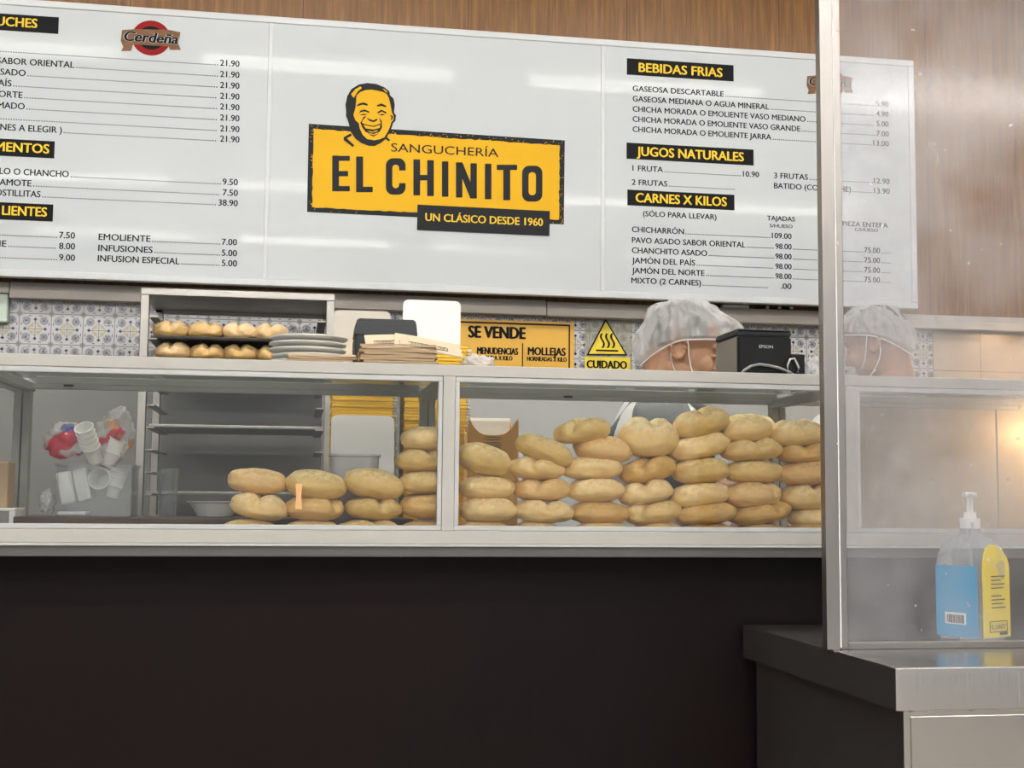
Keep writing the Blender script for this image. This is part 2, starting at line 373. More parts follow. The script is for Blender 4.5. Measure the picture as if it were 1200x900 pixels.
def obj(name, mb, m, parent=None, origin=None, smooth=False, auto=None):
    me = bpy.data.meshes.new(name); bm = mb.bm if isinstance(mb, MB) else mb
    bmesh.ops.recalc_face_normals(bm, faces=bm.faces)
    if origin is None and parent is not None: origin = parent['_o'] if '_o' in parent else None
    if origin is not None: bmesh.ops.translate(bm, vec=-Vector(origin), verts=bm.verts)
    bm.to_mesh(me); bm.free()
    for q in (m if isinstance(m, (list, tuple)) else [m]): me.materials.append(q)
    if smooth: me.polygons.foreach_set('use_smooth', [True]*len(me.polygons))
    o = bpy.data.objects.new(name, me); COL.objects.link(o)
    if auto: me.set_sharp_from_angle(angle=rad(auto))
    if parent is not None:
        o.parent = parent; o['_o'] = tuple(origin) if origin is not None else (0, 0, 0)
        o.location = (0, 0, 0)
    elif origin is not None: o.location = origin; o['_o'] = tuple(origin)
    return o
def thing(name, label, cat, loc=(0, 0, 0), group=None):
    o = bpy.data.objects.new(name, None); COL.objects.link(o); o.location = loc; o['_o'] = tuple(loc); o.empty_display_size = .05
    return tag(o, label, cat, group)
def tag(o, label, cat, group=None):
    o['label'] = label; o['category'] = cat
    if group: o['group'] = group
    return o
def struct(o): o['kind'] = 'structure'; return o
def dup(root, loc, label=None, rz=0., group=None):
    r = root.copy(); COL.objects.link(r); r.location = loc; r.rotation_euler.z = root.rotation_euler.z+rz
    if label: r['label'] = label
    if group: r['group'] = group
    for ch in list(root.children):
        c = ch.copy(); COL.objects.link(c); c.parent = r
        for g in list(ch.children):
            d = g.copy(); COL.objects.link(d); d.parent = c
    return r
def roundrect(x0, z0, x1, z1, r, n=5):
    out = []
    for cx, cz, a0 in ((x1-r, z0+r, -PI/2), (x1-r, z1-r, 0), (x0+r, z1-r, PI/2), (x0+r, z0+r, PI)):
        for k in range(n+1): a = a0+PI/2*k/n; out.append((cx+r*math.cos(a), cz+r*math.sin(a)))
    return out

# lettering, measured glyph outlines laid on upright planes (facing the camera side) or on any matrix
_cu = bpy.data.curves.new('glyphs', 'FONT'); _co = bpy.data.objects.new('glyphs', _cu); COL.objects.link(_co)
def glyphs(s, bold):
    _cu.body = s; _cu.size = 1; _cu.offset = bold; _cu.resolution_u = 3; _cu.extrude = 0
    bpy.context.view_layer.update()
    return bpy.data.meshes.new_from_object(_co.evaluated_get(bpy.context.evaluated_depsgraph_get()))
def _ext(me): xs = [v.co.x for v in me.vertices]; ys = [v.co.y for v in me.vertices]; return min(xs), max(xs), min(ys), max(ys)
_h = glyphs('H', .0); CAPH = _ext(_h)[3]-_ext(_h)[2]; bpy.data.meshes.remove(_h)
def text(mb, s, x0, x1, zb, cap, y, bold=.036, mat=None, slant=0.):
    """letters between x0 and x1 on baseline zb, cap height cap, plane Y=y"""
    me = glyphs(s, 0.); a, b, c, d = _ext(me); sx = (x1-x0)/(b-a); sz = cap/CAPH
    src = [v.co.copy() for v in me.vertices]
    e = abs(bold)*cap*.9
    for k, (ex, ez) in enumerate(((0, 0),) if bold <= 0 else ((-e, 0), (0, -e*.4), (e, 0), (0, e*.4))):
        t = bmesh.new(); t.from_mesh(me); t.verts.ensure_lookup_table()
        for v, c0 in zip(t.verts, src):
            u, w = x0+(c0.x-a)*sx+ex, zb+c0.y*sz+ez
            u += slant*(w-zb); yy = y-k*.00006
            v.co = Vector((u, yy, w)) if mat is None else mat @ Vector((u, yy, w))
        mb.join(t)
    bpy.data.meshes.remove(me)

# ================================================================== SETTING
def slab(name, lo, hi, m, parent=None):
    o = obj(name, MB().box(lo, hi), m, parent); return o if parent else struct(o)
slab('floor', (-4.5, -6, -.1), (6.5, 4.85, 0), M['floor'])
slab('ceiling', (-4.5, -6, 3.45), (6.5, 4.85, 3.55), M['ceiling'])
wb = slab('wall_back', (-4.5, 4.70, 0), (6.5, 4.85, 3.45), M['wallpaint'])
slab('wood_panelling', (-4.4, 4.685, 1.93), (6.4, 4.705, 3.45), M['wood'], wb)
slab('patterned_tile_band', (-4.4, 4.693, 1.665), (2.45, 4.705, 1.935), M['tile'], wb)
slab('cream_tile_band', (2.45, 4.693, .9), (6.4, 4.705, 1.935), M['cream'], wb)
slab('dark_wall_panel', (-4.4, 4.688, .9), (.62, 4.705, 1.664), M['dark_wall_panel'], wb)  # panel added to darken the wall behind the left bay
slab('wall_left', (-4.6, -6, 0), (-4.5, 4.85, 3.45), M['darkwall'])
slab('wall_right', (6.5, -6, 0), (6.6, 4.85, 3.45), M['roomwall'])
# cable trunking under the sign, in three lengths
xa, xb, xc = P(12, 350, 4.66).x, P(640, 360, 4.66).x, 6.3
for k, (x0, x1, z0, z1) in enumerate(((-4.4, xa-.002, 1.895, 1.934), (xa, xb-.003, 1.880, 1.936), (xb, xc, 1.878, 1.932))):
    b = MB().box((x0, 4.645, z0), (x1, 4.692, z1), .003); b.box((x0, 4.640, z0), (x1, 4.646, z0+(z1-z0)*.52), .0015)
    struct(obj('trim_%d' % (k+1), b, M['trunk']))
# ceiling tube fixtures, three rows whose mirror images streak the sign, plus an unseen rear row added for fill
t0 = None
for Yr in (2.72, .15, -1.75, -4.2):
    for k in range(5):
        X = -3.1+k*1.62
        if t0 is None:
            t0 = thing('ceiling_light', 'twin tube ceiling fixture', 'ceiling light', (X, Yr, 3.45), 'twin tube ceiling fixtures')
            obj('fixture_body', MB().box((X-.66, Yr-.09, 3.385), (X+.66, Yr+.09, 3.45), .01), M['fixture'], t0)
            for dy in (-.055, .055):
                obj('tube', MB().cyl((X-.62, Yr+dy, 3.345), (X+.62, Yr+dy, 3.345), .013, n=12), M['tube'], t0, smooth=True)
            for dx in (-.63, .63): obj('lamp_holder', MB().box((X+dx-.015, Yr-.08, 3.32), (X+dx+.015, Yr+.08, 3.39), .004), M['fixture'], t0)
        else: dup(t0, (X, Yr, 3.45))
# warm bulb over the cooking side, right of the frame
hl = thing('heat_lamp', 'warm heat lamp hanging over the back counter', 'lamp', (2.92, 4.30, 3.45))
obj('cord', MB().cyl((2.92, 4.30, 2.05), (2.92, 4.30, 3.45), .006), M['cord'], hl)
obj('shade', MB().lathe([(.02, 2.08), (.05, 2.07), (.13, 1.93), (.128, 1.925), (.045, 2.055), (.018, 2.06)], (2.92, 4.30, 0)), M['steel'], hl, smooth=True)
obj('bulb', MB().ball((2.92, 4.30, 1.97), .045), M['warmbulb'], hl, smooth=True)

# ================================================================== SERVICE COUNTER + DISPLAY CASE
sc = thing('service_counter', 'long counter with plain dark brown laminate front under the glass case', 'counter', (.6, 2.85, 0))
obj('front_panel', MB().box((-2.6, 2.715, 0), (3.6, 2.74, 1.0885)), M['laminate'], sc)
b = MB().box((-2.6, 2.605, 1.0875), (3.6, 3.06, 1.1115), .002); obj('countertop', b, M['edge'], sc)
for x in (-2.58, -.6, .3, 1.16, 3.56): obj('side_panel', MB().box((x, 2.74, 0), (x+.02, 3.04, 1.0875)), M['laminate'], sc)
obj('edge_lip', MB().box((-2.6, 2.596, 1.1085), (3.6, 2.606, 1.1135), .001), M['sash'], sc)

Y0, YB = 2.60, 3.04
XS = [-1.46, -.603, .2975, 1.156, 2.03, 2.9]       # left faces of the posts
PW = .0245
dc = thing('display_case', 'long white framed glass display case on the dark counter', 'display case', (.6, 2.82, 1.112))
obj('top_rail', MB().box((-1.46, Y0, 1.4505), (2.93, Y0+.035, 1.4735), .0015), M['rail'], dc)
obj('bottom_rail', MB().box((-1.46, Y0, 1.1137), (2.93, Y0+.035, 1.1400), .0015), M['rail'], dc)
obj('case_floor', MB().box((-1.46, Y0+.035, 1.112), (2.93, YB+.02, 1.118)), M['casefloor'], dc)
for x in XS: obj('front_post', MB().box((x, Y0-.0005, 1.140), (x+PW, Y0+.019, 1.4505), .001), M['rail'], dc)
for x in XS:
    b = MB().box((x-.006, YB-.03, 1.118), (x+.010, YB, 1.44), .001); b.box((x+.013, YB-.028, 1.118), (x+.029, YB, 1.44), .001)
    obj('rear_post', b, M['caseback'], dc)
    b = MB().box((x-.008, Y0+.03, 1.430), (x+.012, YB-.002, 1.452), .002); b.box((x+.015, Y0+.03, 1.434), (x+.034, YB-.002, 1.452), .002)
    obj('cross_rail', b, M['caseback'], dc)
for x0, x1 in zip(XS, XS[1:]):
    a, c = x0+PW, x1; s = .0095
    b = MB()
    b.box((a+.0006, Y0+.002, 1.1405), (c-.0006, Y0+.018, 1.1405+s), .0012); b.box((a+.0006, Y0+.002, 1.4500-s-.001), (c-.0006, Y0+.018, 1.4500), .0012)
    b.box((a+.0006, Y0+.002, 1.1405+s), (a+s, Y0+.018, 1.449-s), .0012); b.box((c-s, Y0+.002, 1.1405+s), (c-.0006, Y0+.018, 1.449-s), .0012)
    fr = obj('pane_frame', b, M['sash'], dc)
    obj('front_glass', MB().box((a+s, Y0+.008, 1.1405+s), (c-s, Y0+.012, 1.449-s)), M['glass'], fr)
    b = MB(); gx0, gx1 = a+.022, c-.012
    b.box((gx0, Y0+.035, 1.4545), (gx1, Y0+.055, 1.4625)); b.box((gx0, YB-.075, 1.4470), (gx1, YB-.062, 1.4625), .001)
    tf = obj('top_frame', b, M['caseback'], dc)
    obj('top_glass', MB().box((gx0-.02, Y0+.036, 1.4628), (gx1+.02, YB-.01, 1.4690)), M['topglass'], tf)
for x0, x1 in ((1.315, 1.74), (1.745, XS[4]), (XS[4]+.03, XS[5])): obj('back_panel', MB().box((x0, YB-.022, 1.118), (x1, YB-.016, 1.44), .001), M['backpanel'], dc)
b = MB().box((-1.46, YB-.03, 1.4420), (2.93, YB, 1.4620), .001); b.box((-1.46, YB-.046, 1.438), (2.93, YB-.032, 1.449), .001)
obj('rear_rail', b, M['caseback'], dc)
for x in (P(81, 452, 3.0).x, P(665, 462, 3.0).x, P(931, 470, 3.0).x):
    obj('glass_clip', MB().box((x-.010, YB-.050, 1.4440), (x+.010, YB-.044, 1.462), .001), M['black'], dc)

wl = thing('case_lamp', 'warm bulb under the top of the right case bay', 'lamp', (1.87, 2.90, 1.43))
obj('lamp_base', MB().cyl((1.87, 2.90, 1.405), (1.87, 2.90, 1.4455), .014), M['sash'], wl)
obj('bulb', MB().ball((1.87, 2.90, 1.39), .02), M['warmbulb'], wl, smooth=True)
# ================================================================== MENU BOARD
YS = 4.55
def S(px, py): p = P(px, py, YS); return p.x, p.z
BX0, BX1, BZ0, BZ1 = -1.75, 2.322, 1.938, 2.902
mbd = thing('menu_board', 'long white menu sign with black price lists and yellow logo, high on the wood wall', 'menu board', (.3, 4.62, 1.938))
b = MB(); fw = .024
b.box((BX0, YS, BZ1-fw), (BX1, YS+.035, BZ1), .003); b.box((BX0, YS, BZ0), (BX1, YS+.035, BZ0+fw), .003)
b.box((BX0, YS, BZ0+fw), (BX0+fw, YS+.035, BZ1-fw), .003); b.box((BX1-fw, YS, BZ0+fw), (BX1, YS+.035, BZ1-fw), .003)
b.box((BX0+.01, YS+.026, BZ0+.01), (BX1-.01, YS+.034, BZ1-.01))
obj('frame', b, M['boardframe'], mbd)
for x in (-1.2, -.1, 1.1, 2.1): obj('wall_bracket', MB().box((x-.02, YS+.034, 2.3), (x+.02, 4.685, 2.6), .003), M['darkgrey'], mbd)
D1, D2 = S(314, 180)[0], S(706.7, 180)[0]
pans = []
for x0, x1 in ((BX0+fw, D1-.007), (D1+.007, D2-.007), (D2+.007, BX1-fw)):
    pans.append(obj('panel', MB().box((x0, YS+.005, BZ0+fw), (x1, YS+.015, BZ1-fw)), M['board'], mbd))
for x in (D1, D2): obj('joint_strip', MB().box((x-.0072, YS+.001, BZ0+fw), (x+.0072, YS+.016, BZ1-fw), .002), M['boardframe'], mbd)
YT = YS+.0042                                       # lettering face, .8 mm proud of the panels
def strip(x0, z0, x1, z1, s, tx0, tx1, zb, cap):
    h = obj('heading_strip', MB().box((x0, YS+.0036, z0), (x1, YS+.0052, z1)), M['black'], mbd)
    t = MB(); text(t, s, tx0, tx1, zb, cap, YS+.0030, .046); obj('lettering', t, M['headyellow'], h)
def dots(mb, x0, x1, z, pitch=.0083, s=.0036):
    n = int((x1-x0)/pitch); s = .0038
    for k in range(max(0, n)):
        x = x0+(k+.5)*pitch; t = bmesh.new()
        t.faces.new([t.verts.new((x+dx*s/2, YT, z+s/2+dz*s/2)) for dx, dz in ((-1, -1), (1, -1), (1, 1), (-1, 1))]); mb.join(t)
def pw(s, cap): return sum(.36 if c == '.' else .66 for c in s)*cap*1.02
LC, RC = .0215, .0205
tl, tr = MB(), MB()
def row(mb, name, xe, price, xr, zc, cap, x0=None, ndots=True, xl=None):
    """name ends at xe (or starts x0), leader, price right-aligned at xr with middle height zc"""
    zb = zc-cap/2; xs = xr-pw(price, cap) if price else xr
    if name:
        a = x0 if x0 is not None else xe-len(name)*cap*.72*.86
        text(mb, name, a, xe, zb, cap, YT, .033)
        d0 = xe+.004
    else: d0 = xl
    if ndots: dots(mb, d0, xs-.003, zb)
    if price: text(mb, price, xs, xr, zb, cap, YT, .030)
def sx(px, py=100): return S(px, py)[0]
# left panel
def stripL(pyt, pyb, pr, s, ta, te):
    x1 = sx(pr, pyt); zt = S(pr, pyt)[1]; zb = S(pr, pyb)[1]
    strip(sx(-70, pyt), zb, x1, zt, s, sx(ta, pyb), sx(te, pyb), zb+.016, .0310)
stripL(19.8, 39.3, 68.8, 'UCHES', -5, 42.7); stripL(165.3, 185.3, 64, 'MENTOS', -6, 56.8); stripL(239.4, 259.4, 62.3, 'LIENTES', 2, 54)
xl0 = BX0+.05
for nm, a, e, pr, cy in (('', 0, 0, '21.90', 74.4), ('SABOR ORIENTAL', -4, 87, '21.90', 87.5), ('SADO', 0, 29.6, '21.90', 100.3), ('AÍS', -3, 13, '21.90', 113),
                      ('ORTE', -2, 26, '21.90', 125.6), ('MADO', -3, 28.5, '21.90', 138.4), ('', 0, 0, '21.90', 151.2), ('NES A ELEGIR )', 0, 72.3, '21.90', 163.2)):
    row(tl, nm, sx(e, cy-12), pr, sx(280.5, cy), S(280.5, cy)[1], LC, sx(a, cy-12), True, sx(-40, cy-14))
for nm, a, e, pr, cy in (('LO O CHANCHO', -1, 80.3, '9.50', 213.3), ('AMOTE', -1, 36.3, '7.50', 225.9), ('OSTILLITAS', -6, 47, '38.90', 237.9)):
    row(tl, nm, sx(e, cy-8), pr, sx(278.6, cy), S(278.6, cy)[1], LC, sx(a, cy-8))
for nm, a, e, pr, cy in (('', 0, 0, '7.50', 275.7), ('HE', -7, 7, '8.00', 288.5), ('', 0, 0, '9.00', 301.9)):
    row(tl, nm, sx(e, cy-3), pr, sx(87.6, cy), S(87.6, cy)[1], LC, sx(a, cy-3), True, sx(-60, cy))
for nm, a, e, pr, cy in (('EMOLIENTE', 115.4, 176, '7.00', 283.7), ('INFUSIONES', 115, 178.6, '5.00', 296.5), ('INFUSION ESPECIAL', 114.4, 210.3, '5.00', 308.5)):
    row(tl, nm, sx(e, cy-3), pr, sx(277.6, cy), S(277.6, cy)[1], LC, sx(a, cy-4))
obj('menu_lettering', tl, M['black'], mbd)
# right panel
def stripR(x0, yt, yb, x1, s, ta, te):
    xa, zt = S(x0, yt); zb = S(x0, yb)[1]
    strip(xa, zb, sx(x1, yt), zt, s, sx(ta, yb), sx(te, yb), zb+.0135, .0335)
stripR(735, 67.7, 86.9, 860, 'BEBIDAS FRIAS', 749, 846.7); stripR(734.6, 166.7, 185.6, 883.4, 'JUGOS NATURALES', 746.7, 871.7)
stripR(735.6, 221.8, 240.2, 861, 'CARNES X KILOS', 745.5, 851.7)
def zrow(px, py): return S(px, py)[1]+RC/2
XR = sx(1042.4, 180)
for nm, e, pr, cy in (('GASEOSA DESCARTABLE', 848.5, '5.90', 122), ('GASEOSA MEDIANA O AGUA MINERAL', 901.8, '4.90', 133.6), ('CHICHA MORADA O EMOLIENTE VASO MEDIANO', 944.4, '5.00', 145.2),
                      ('CHICHA MORADA O EMOLIENTE VASO GRANDE', 938.3, '7.00', 156.7), ('CHICHA MORADA O EMOLIENTE JARRA', 904.3, '13.00', 168.2)):
    row(tr, nm, sx(e, cy-5), pr, XR, S(1042.4, cy)[1], RC, sx(741.8, cy-15))
row(tr, '1 FRUTA', sx(777.3, 203), '10.90', sx(890, 204), S(890, 204.3)[1], RC, sx(741.6, 200))
row(tr, '3 FRUTAS', sx(947.3, 208), '12.90', XR, S(1042.4, 212.3)[1], RC, sx(907.7, 208))
row(tr, '2 FRUTAS', sx(782.4, 214), '', sx(864, 216), S(741, 213)[1], RC, sx(740.8, 212))
row(tr, 'BATIDO (CON LECHE)', sx(997.7, 222), '13.90', XR, S(1042.4, 224)[1], RC, sx(907.7, 219))
text(tr, '(SÓLO PARA LLEVAR)', sx(754, 250), sx(840, 252), S(754, 253)[1], RC*.95, YT)
text(tr, 'TAJADAS', sx(899.4, 255), sx(932, 255), S(899.4, 257.8)[1], RC*.85, YT, .036); text(tr, 'S/HUESO', sx(902.6, 265), sx(929.3, 265), S(902.6, 265.9)[1], RC*.6, YT, .036)
text(tr, 'PIEZA ENTERA', sx(988, 263), sx(1041, 263), S(990, 264.3)[1], RC*.85, YT, .036); text(tr, 'C/HUESO', sx(1002.3, 270), sx(1029.4, 270), S(1002.3, 270.3)[1], RC*.6, YT, .036)
for nm, e, pr, cy, p2 in (('CHICHARRÓN', 801.8, '109.00', 276.7, 0), ('PAVO ASADO SABOR ORIENTAL', 874, '98.00', 289, 293.4), ('CHANCHITO ASADO', 829, '98.00', 300.7, 305),
                          ('JAMÓN DEL PAÍS', 815, '98.00', 312.4, 316.4), ('JAMÓN DEL NORTE', 826, '98.00', 323.9, 327.8), ('MIXTO (2 CARNES)', 821.8, '.00', 335.4, 0)):
    xr = sx(928, cy); zc = S(928, cy)[1]
    if pr == '.00':
        text(tr, nm, sx(740.3, cy), sx(e, cy), zc-RC/2, RC, YT); dots(tr, sx(e, cy)+.004, sx(902.5, cy), zc-RC/2); text(tr, pr, sx(915.5, cy), xr, zc-RC/2, RC, YT, .030)
    else: row(tr, nm, sx(e, cy), pr, xr, zc, RC, sx(741, cy-5))
    if p2:
        x2 = sx(1031.7, cy); dots(tr, xr+.003, x2-pw('75.00', RC)-.003, zc-RC/2); text(tr, '75.00', x2-pw('75.00', RC), x2, zc-RC/2, RC, YT, .030); dots(tr, x2+.003, sx(1045, cy), zc-RC/2)
obj('menu_lettering', tr, M['black'], mbd)

# centre logo: yellow plate, black rough border, portrait, lettering, tagline strip
def LG(x, y): return S(340+x/3.5294, 80+y/3.5294)
PK = [0]
def poly(mb, pts, y0, y1):
    PK[0] += 1; e = (PK[0] % 7)*.00003; mb.prism([LG(*p) for p in pts], y0-e, y1-e)
rnd = random.Random(4)
def rough_edge(p, q, n, amp):
    return [(p[0]+(q[0]-p[0])*k/n+rnd.uniform(-amp, amp), p[1]+(q[1]-p[1])*k/n+rnd.uniform(-amp, amp)) for k in range(n)]
b = MB(); TL, TR_, BR, BL = (77, 228), (1137, 297), (1133, 645), (70, 593)
poly(b, [TL, TR_, BR, BL], YS+.0040, YS+.0052)
lg = obj('logo_border', b, M['logoblack'], mbd)
iTL, iTR, iBR, iBL = (97, 250), (1115, 318), (1112, 626), (91, 574)
b = MB(); poly(b, rough_edge(iTL, iTR, 70, 2.0)+rough_edge(iTR, iBR, 24, 2.0)+rough_edge(iBR, iBL, 70, 1.6)+rough_edge(iBL, iTL, 24, 2.0), YS+.0034, YS+.0044)
for k in range(150):                                 # worn specks in the border
    e = rnd.random(); w = rnd.uniform(.5, 2.2)
    side = rnd.choice('tttrrbl')
    if side == 't': p = (TL[0]+(TR_[0]-TL[0])*e, TL[1]+(TR_[1]-TL[1])*e+rnd.uniform(4, 19))
    elif side == 'b': p = (BL[0]+(BR[0]-BL[0])*e, BL[1]+(BR[1]-BL[1])*e-rnd.uniform(3, 16))
    elif side == 'r': p = (TR_[0]-rnd.uniform(4, 20), TR_[1]+(BR[1]-TR_[1])*e)
    else: p = (TL[0]+rnd.uniform(4, 17), TL[1]+(BL[1]-TL[1])*e)
    poly(b, [(p[0]-w*1.4, p[1]), (p[0], p[1]-w), (p[0]+w*1.5, p[1]), (p[0], p[1]+w)], YS+.0034, YS+.0044)
obj('logo_field', b, M['yellow'], lg)
b = MB()
T = lambda x: .0515*(x-600)                          # the lettering runs with the plate
def bar(x0, y0, x1, y1): poly(b, [(x0+2, y0), (x1-2, y0), (x1, y0+2), (x1, y1-2), (x1-2, y1), (x0+2, y1), (x0, y1-2), (x0, y0+2)], YT-.0012, YT-.0004)
def ring(x0, y0, x1, y1, w, gap=None):
    def rr(a0, b0, a1, b1, r):
        return roundrect(a0, b0, a1, b1, r, 6)
    o = rr(x0, y0, x1, y1, 30); i = rr(x0+w, y0+w, x1-w, y1-w, 14); n = len(o)
    for k in range(n):
        q = [o[k], o[(k+1) % n], i[(k+1) % n], i[k]]
        cx = sum(p[0] for p in q)/4; cy = sum(p[1] for p in q)/4
        if gap and cx > x1-w-2 and gap[0] < cy < gap[1]: continue
        poly(b, q, YT-.0012, YT-.0004)
bar(174, 360, 202, 508); bar(196, 361, 247, 382); bar(196, 424, 240, 446); bar(196, 486, 247, 508)
bar(273, 364, 302, 512); bar(296, 489, 342, 512)
ring(396, 371, 478, 522, 27, (418, 478)); bar(451, 400, 478, 422); bar(451, 474, 478, 496)
bar(510, 376, 538, 525); bar(567, 379, 595, 528); bar(534, 440, 571, 463)
bar(628, 384, 655, 531)
bar(686, 388, 713, 534); bar(746, 392, 773, 538); poly(b, [(686, 390), (714, 390), (773, 536), (745, 536)], YT-.0014, YT-.0006)
bar(806, 394, 833, 541)
bar(882, 400, 911, 545); bar(855, 398, 940, 420)
ring(960, 402, 1044, 551, 27)
x, z = LG(418, 343); text(b, 'SANGUCHERÍA', x, LG(862, 370)[0], z, .0300, YT-.0016, .012)
obj('lettering', b, M['logoblack'], lg)
b = MB(); poly(b, [(527, 563), (1075, 590), (1073, 693), (525, 668)], YS+.0022, YS+.0032); ts = obj('tagline_strip', b, M['logoblack'], lg)
b = MB(); x, z = LG(560, 630); text(b, 'UN CLÁSICO DESDE 1960', x, LG(1045, 650)[0], z, .0270, YS+.0016, .036); obj('tagline_lettering', b, M['headyellow'], lg)
b = MB()
poly(b, [(232, 180), (229, 150), (236, 115), (254, 85), (285, 66), (320, 60), (356, 64), (390, 78), (411, 95), (413, 110), (428, 125), (433, 150), (430, 183), (438, 194), (436, 216), (426, 226), (420, 246), (409, 268), (398, 290), (376, 308), (350, 321), (325, 320), (295, 309), (270, 290), (252, 264), (245, 235), (238, 213), (231, 196)], YS+.0018, YS+.0030)
poly(b, [(221, 285), (250, 268), (256, 277), (235, 289), (266, 318), (259, 325), (222, 297)], YS+.0022, YS+.0032); poly(b, [(396, 280), (415, 297), (408, 301), (391, 290)], YS+.0022, YS+.0032)
po = obj('portrait', b, M['logoblack'], lg)
b = MB()
poly(b, [(275, 112), (290, 98), (312, 90), (335, 88), (360, 92), (385, 98), (400, 106), (408, 122), (415, 150), (420, 180), (428, 198), (428, 212), (419, 222), (412, 245), (402, 265), (390, 285), (370, 293), (348, 297), (318, 292), (300, 274), (288, 248), (284, 226), (270, 214), (262, 192), (270, 165), (273, 138)], YS+.0012, YS+.0020)
poly(b, [(252, 107), (270, 86), (290, 75), (297, 81), (281, 94), (263, 122)], YS+.0012, YS+.0020); poly(b, [(382, 82), (396, 90), (404, 100), (395, 98)], YS+.0012, YS+.0020)
obj('face', b, M['yellow'], po)
b = MB()
for q in ([(272, 158), (284, 146), (303, 141), (321, 147), (320, 155), (300, 150), (284, 155)], [(359, 152), (378, 145), (398, 155), (397, 162), (378, 156), (360, 158)],
          [(283, 184), (292, 174), (308, 170), (327, 178), (327, 185), (308, 178), (294, 181)], [(285, 192), (305, 188), (322, 190), (305, 194)], [(360, 182), (378, 171), (400, 182), (396, 188), (380, 179), (363, 187)], [(365, 192), (382, 189), (394, 192), (380, 195)],
          [(316, 204), (329, 210), (346, 215), (359, 207), (361, 215), (346, 223), (328, 218)], [(302, 203), (314, 196), (312, 203), (300, 214), (297, 228), (291, 226)], [(366, 203), (378, 215), (381, 230), (376, 230), (372, 216)],
          [(289, 222), (310, 231), (345, 238), (378, 227), (381, 243), (371, 262), (345, 272), (313, 264), (299, 246)], [(414, 190), (426, 199), (424, 210), (416, 216), (419, 204)], [(318, 268), (345, 277), (368, 268), (345, 283)]):
    poly(b, q, YS+.0006, YS+.0014)
ft = obj('facial_features', b, M['logoblack'], po)
b = MB(); poly(b, [(303, 234), (345, 243), (373, 234), (371, 246), (345, 253), (312, 248)], YS+.0001, YS+.0008); poly(b, [(318, 257), (340, 262), (364, 255), (356, 263), (336, 266)], YS+.0001, YS+.0008)
obj('smile', b, M['yellow'], po)
# round emblem with banner, top of the left and right panels
def emblem(cx, cy, k):
    X, Z = S(cx, cy); kk = k/335.                    # kk = metres per photo pixel there
    b = MB(); n = 40; b.prism([(X+22*kk*math.cos(2*PI*i/n), Z+21*kk*math.sin(2*PI*i/n)) for i in range(n)], YS+.0040, YS+.0052)
    e = obj('emblem', b, M['red'], mbd)
    b = MB(); b.prism([(X+15*kk*math.cos(2*PI*i/n), Z+14*kk*math.sin(2*PI*i/n)) for i in range(n)], YS+.0036, YS+.0042); obj('emblem_centre', b, M['black'], e)
    b = MB(); b.prism([(X+kk*u, Z+kk*w) for u, w in ((-34, -6), (-31, -13), (-33, -18), (-22, -17), (-20, -9), (20, -9), (22, -13), (34, -12), (31, -5), (33, 9), (20, 11), (-20, 9), (-33, 7))], YS+.0026, YS+.0038); obj('banner', b, M['gold'], e)
    b = MB(); text(b, 'Cerdeña', X-31*kk, X+30*kk, Z-5.5*kk, 11.5*kk, YS+.0020, .13, None, .2); obj('banner_lettering_edge', b, M['silver'], e)
    b = MB(); text(b, 'Cerdeña', X-31*kk, X+30*kk, Z-5.5*kk, 11.5*kk, YS+.0012, .075, None, .2); obj('banner_lettering', b, M['black'], e)
emblem(177, 44, 1.0); emblem(973, 96.5, .92)

# ================================================================== BREAD ROLLS IN THE CASE
def roll_bm(a, bdepth, c, seed, kind):
    r = random.Random(seed); t = bmesh.new(); bmesh.ops.create_uvsphere(t, u_segments=72, v_segments=40, radius=1)
    ph = {'split': r.uniform(-.35, .35), 'long': PI/2+r.uniform(-.25, .25), 'fold': r.uniform(.5, .9)*r.choice((-1, 1)), 'plain': PI/2, 'cap': r.uniform(-.15, .15)}[kind]
    t0 = {'split': r.uniform(-.12, .12), 'long': r.uniform(-.2, .1), 'fold': r.uniform(.1, .35), 'plain': .5, 'cap': 0}[kind]
    dep = {'split': .40, 'long': .24, 'fold': .36, 'plain': .10, 'cap': .30}[kind]; wd = {'split': .13, 'long': .10, 'fold': .11, 'plain': .08, 'cap': .14}[kind]
    off = Vector((seed*7.3 % 91, seed*3.1 % 57, seed*1.7 % 33))
    for v in t.verts:
        n = v.co.copy()
        e = .86                                       # slightly boxier than an ellipsoid
        q = Vector([math.copysign(abs(k)**e, k) for k in n])
        tt = q.x*math.cos(ph)+q.y*math.sin(ph)-t0
        s = min(1, max(0, (q.z+.55)/.9)); s = s*s*(3-2*s)
        wob = .10*mnoise.noise(Vector((q.y*2+seed, q.z*2, seed*.31)))
        tt += wob; g = math.exp(-abs(tt/wd)**1.25)*s-.30*math.exp(-((abs(tt)-.36)/.22)**2)*s
        nz = mnoise.noise(n*1.5+off)*.09+mnoise.noise(n*3.6+off)*.04-max(0, .12-abs(mnoise.noise(n*2.3+off*1.3)))*.22*s
        k = 1-dep*g+nz
        z = q.z*c*(k if q.z > 0 else min(k, 1.0))
        if q.z < 0: z *= .86
        if kind == 'cap': z += -.18*c*max(0, 1-(q.x**2))*(1 if q.z < 0 else 0)+.25*c*s*(1-q.x*q.x)*0
        v.co = Vector((q.x*a*(1-dep*.45*g+nz*.7), q.y*bdepth*(1-dep*.45*g+nz*.7), z))
    return t
ordn = ['top', 'second', 'third', 'fourth', 'fifth', 'sixth']
look = {'split': 'two-lobed golden', 'long': 'creased oval golden', 'fold': 'diagonally folded golden', 'plain': 'smooth pale', 'cap': 'domed two-lobed'}
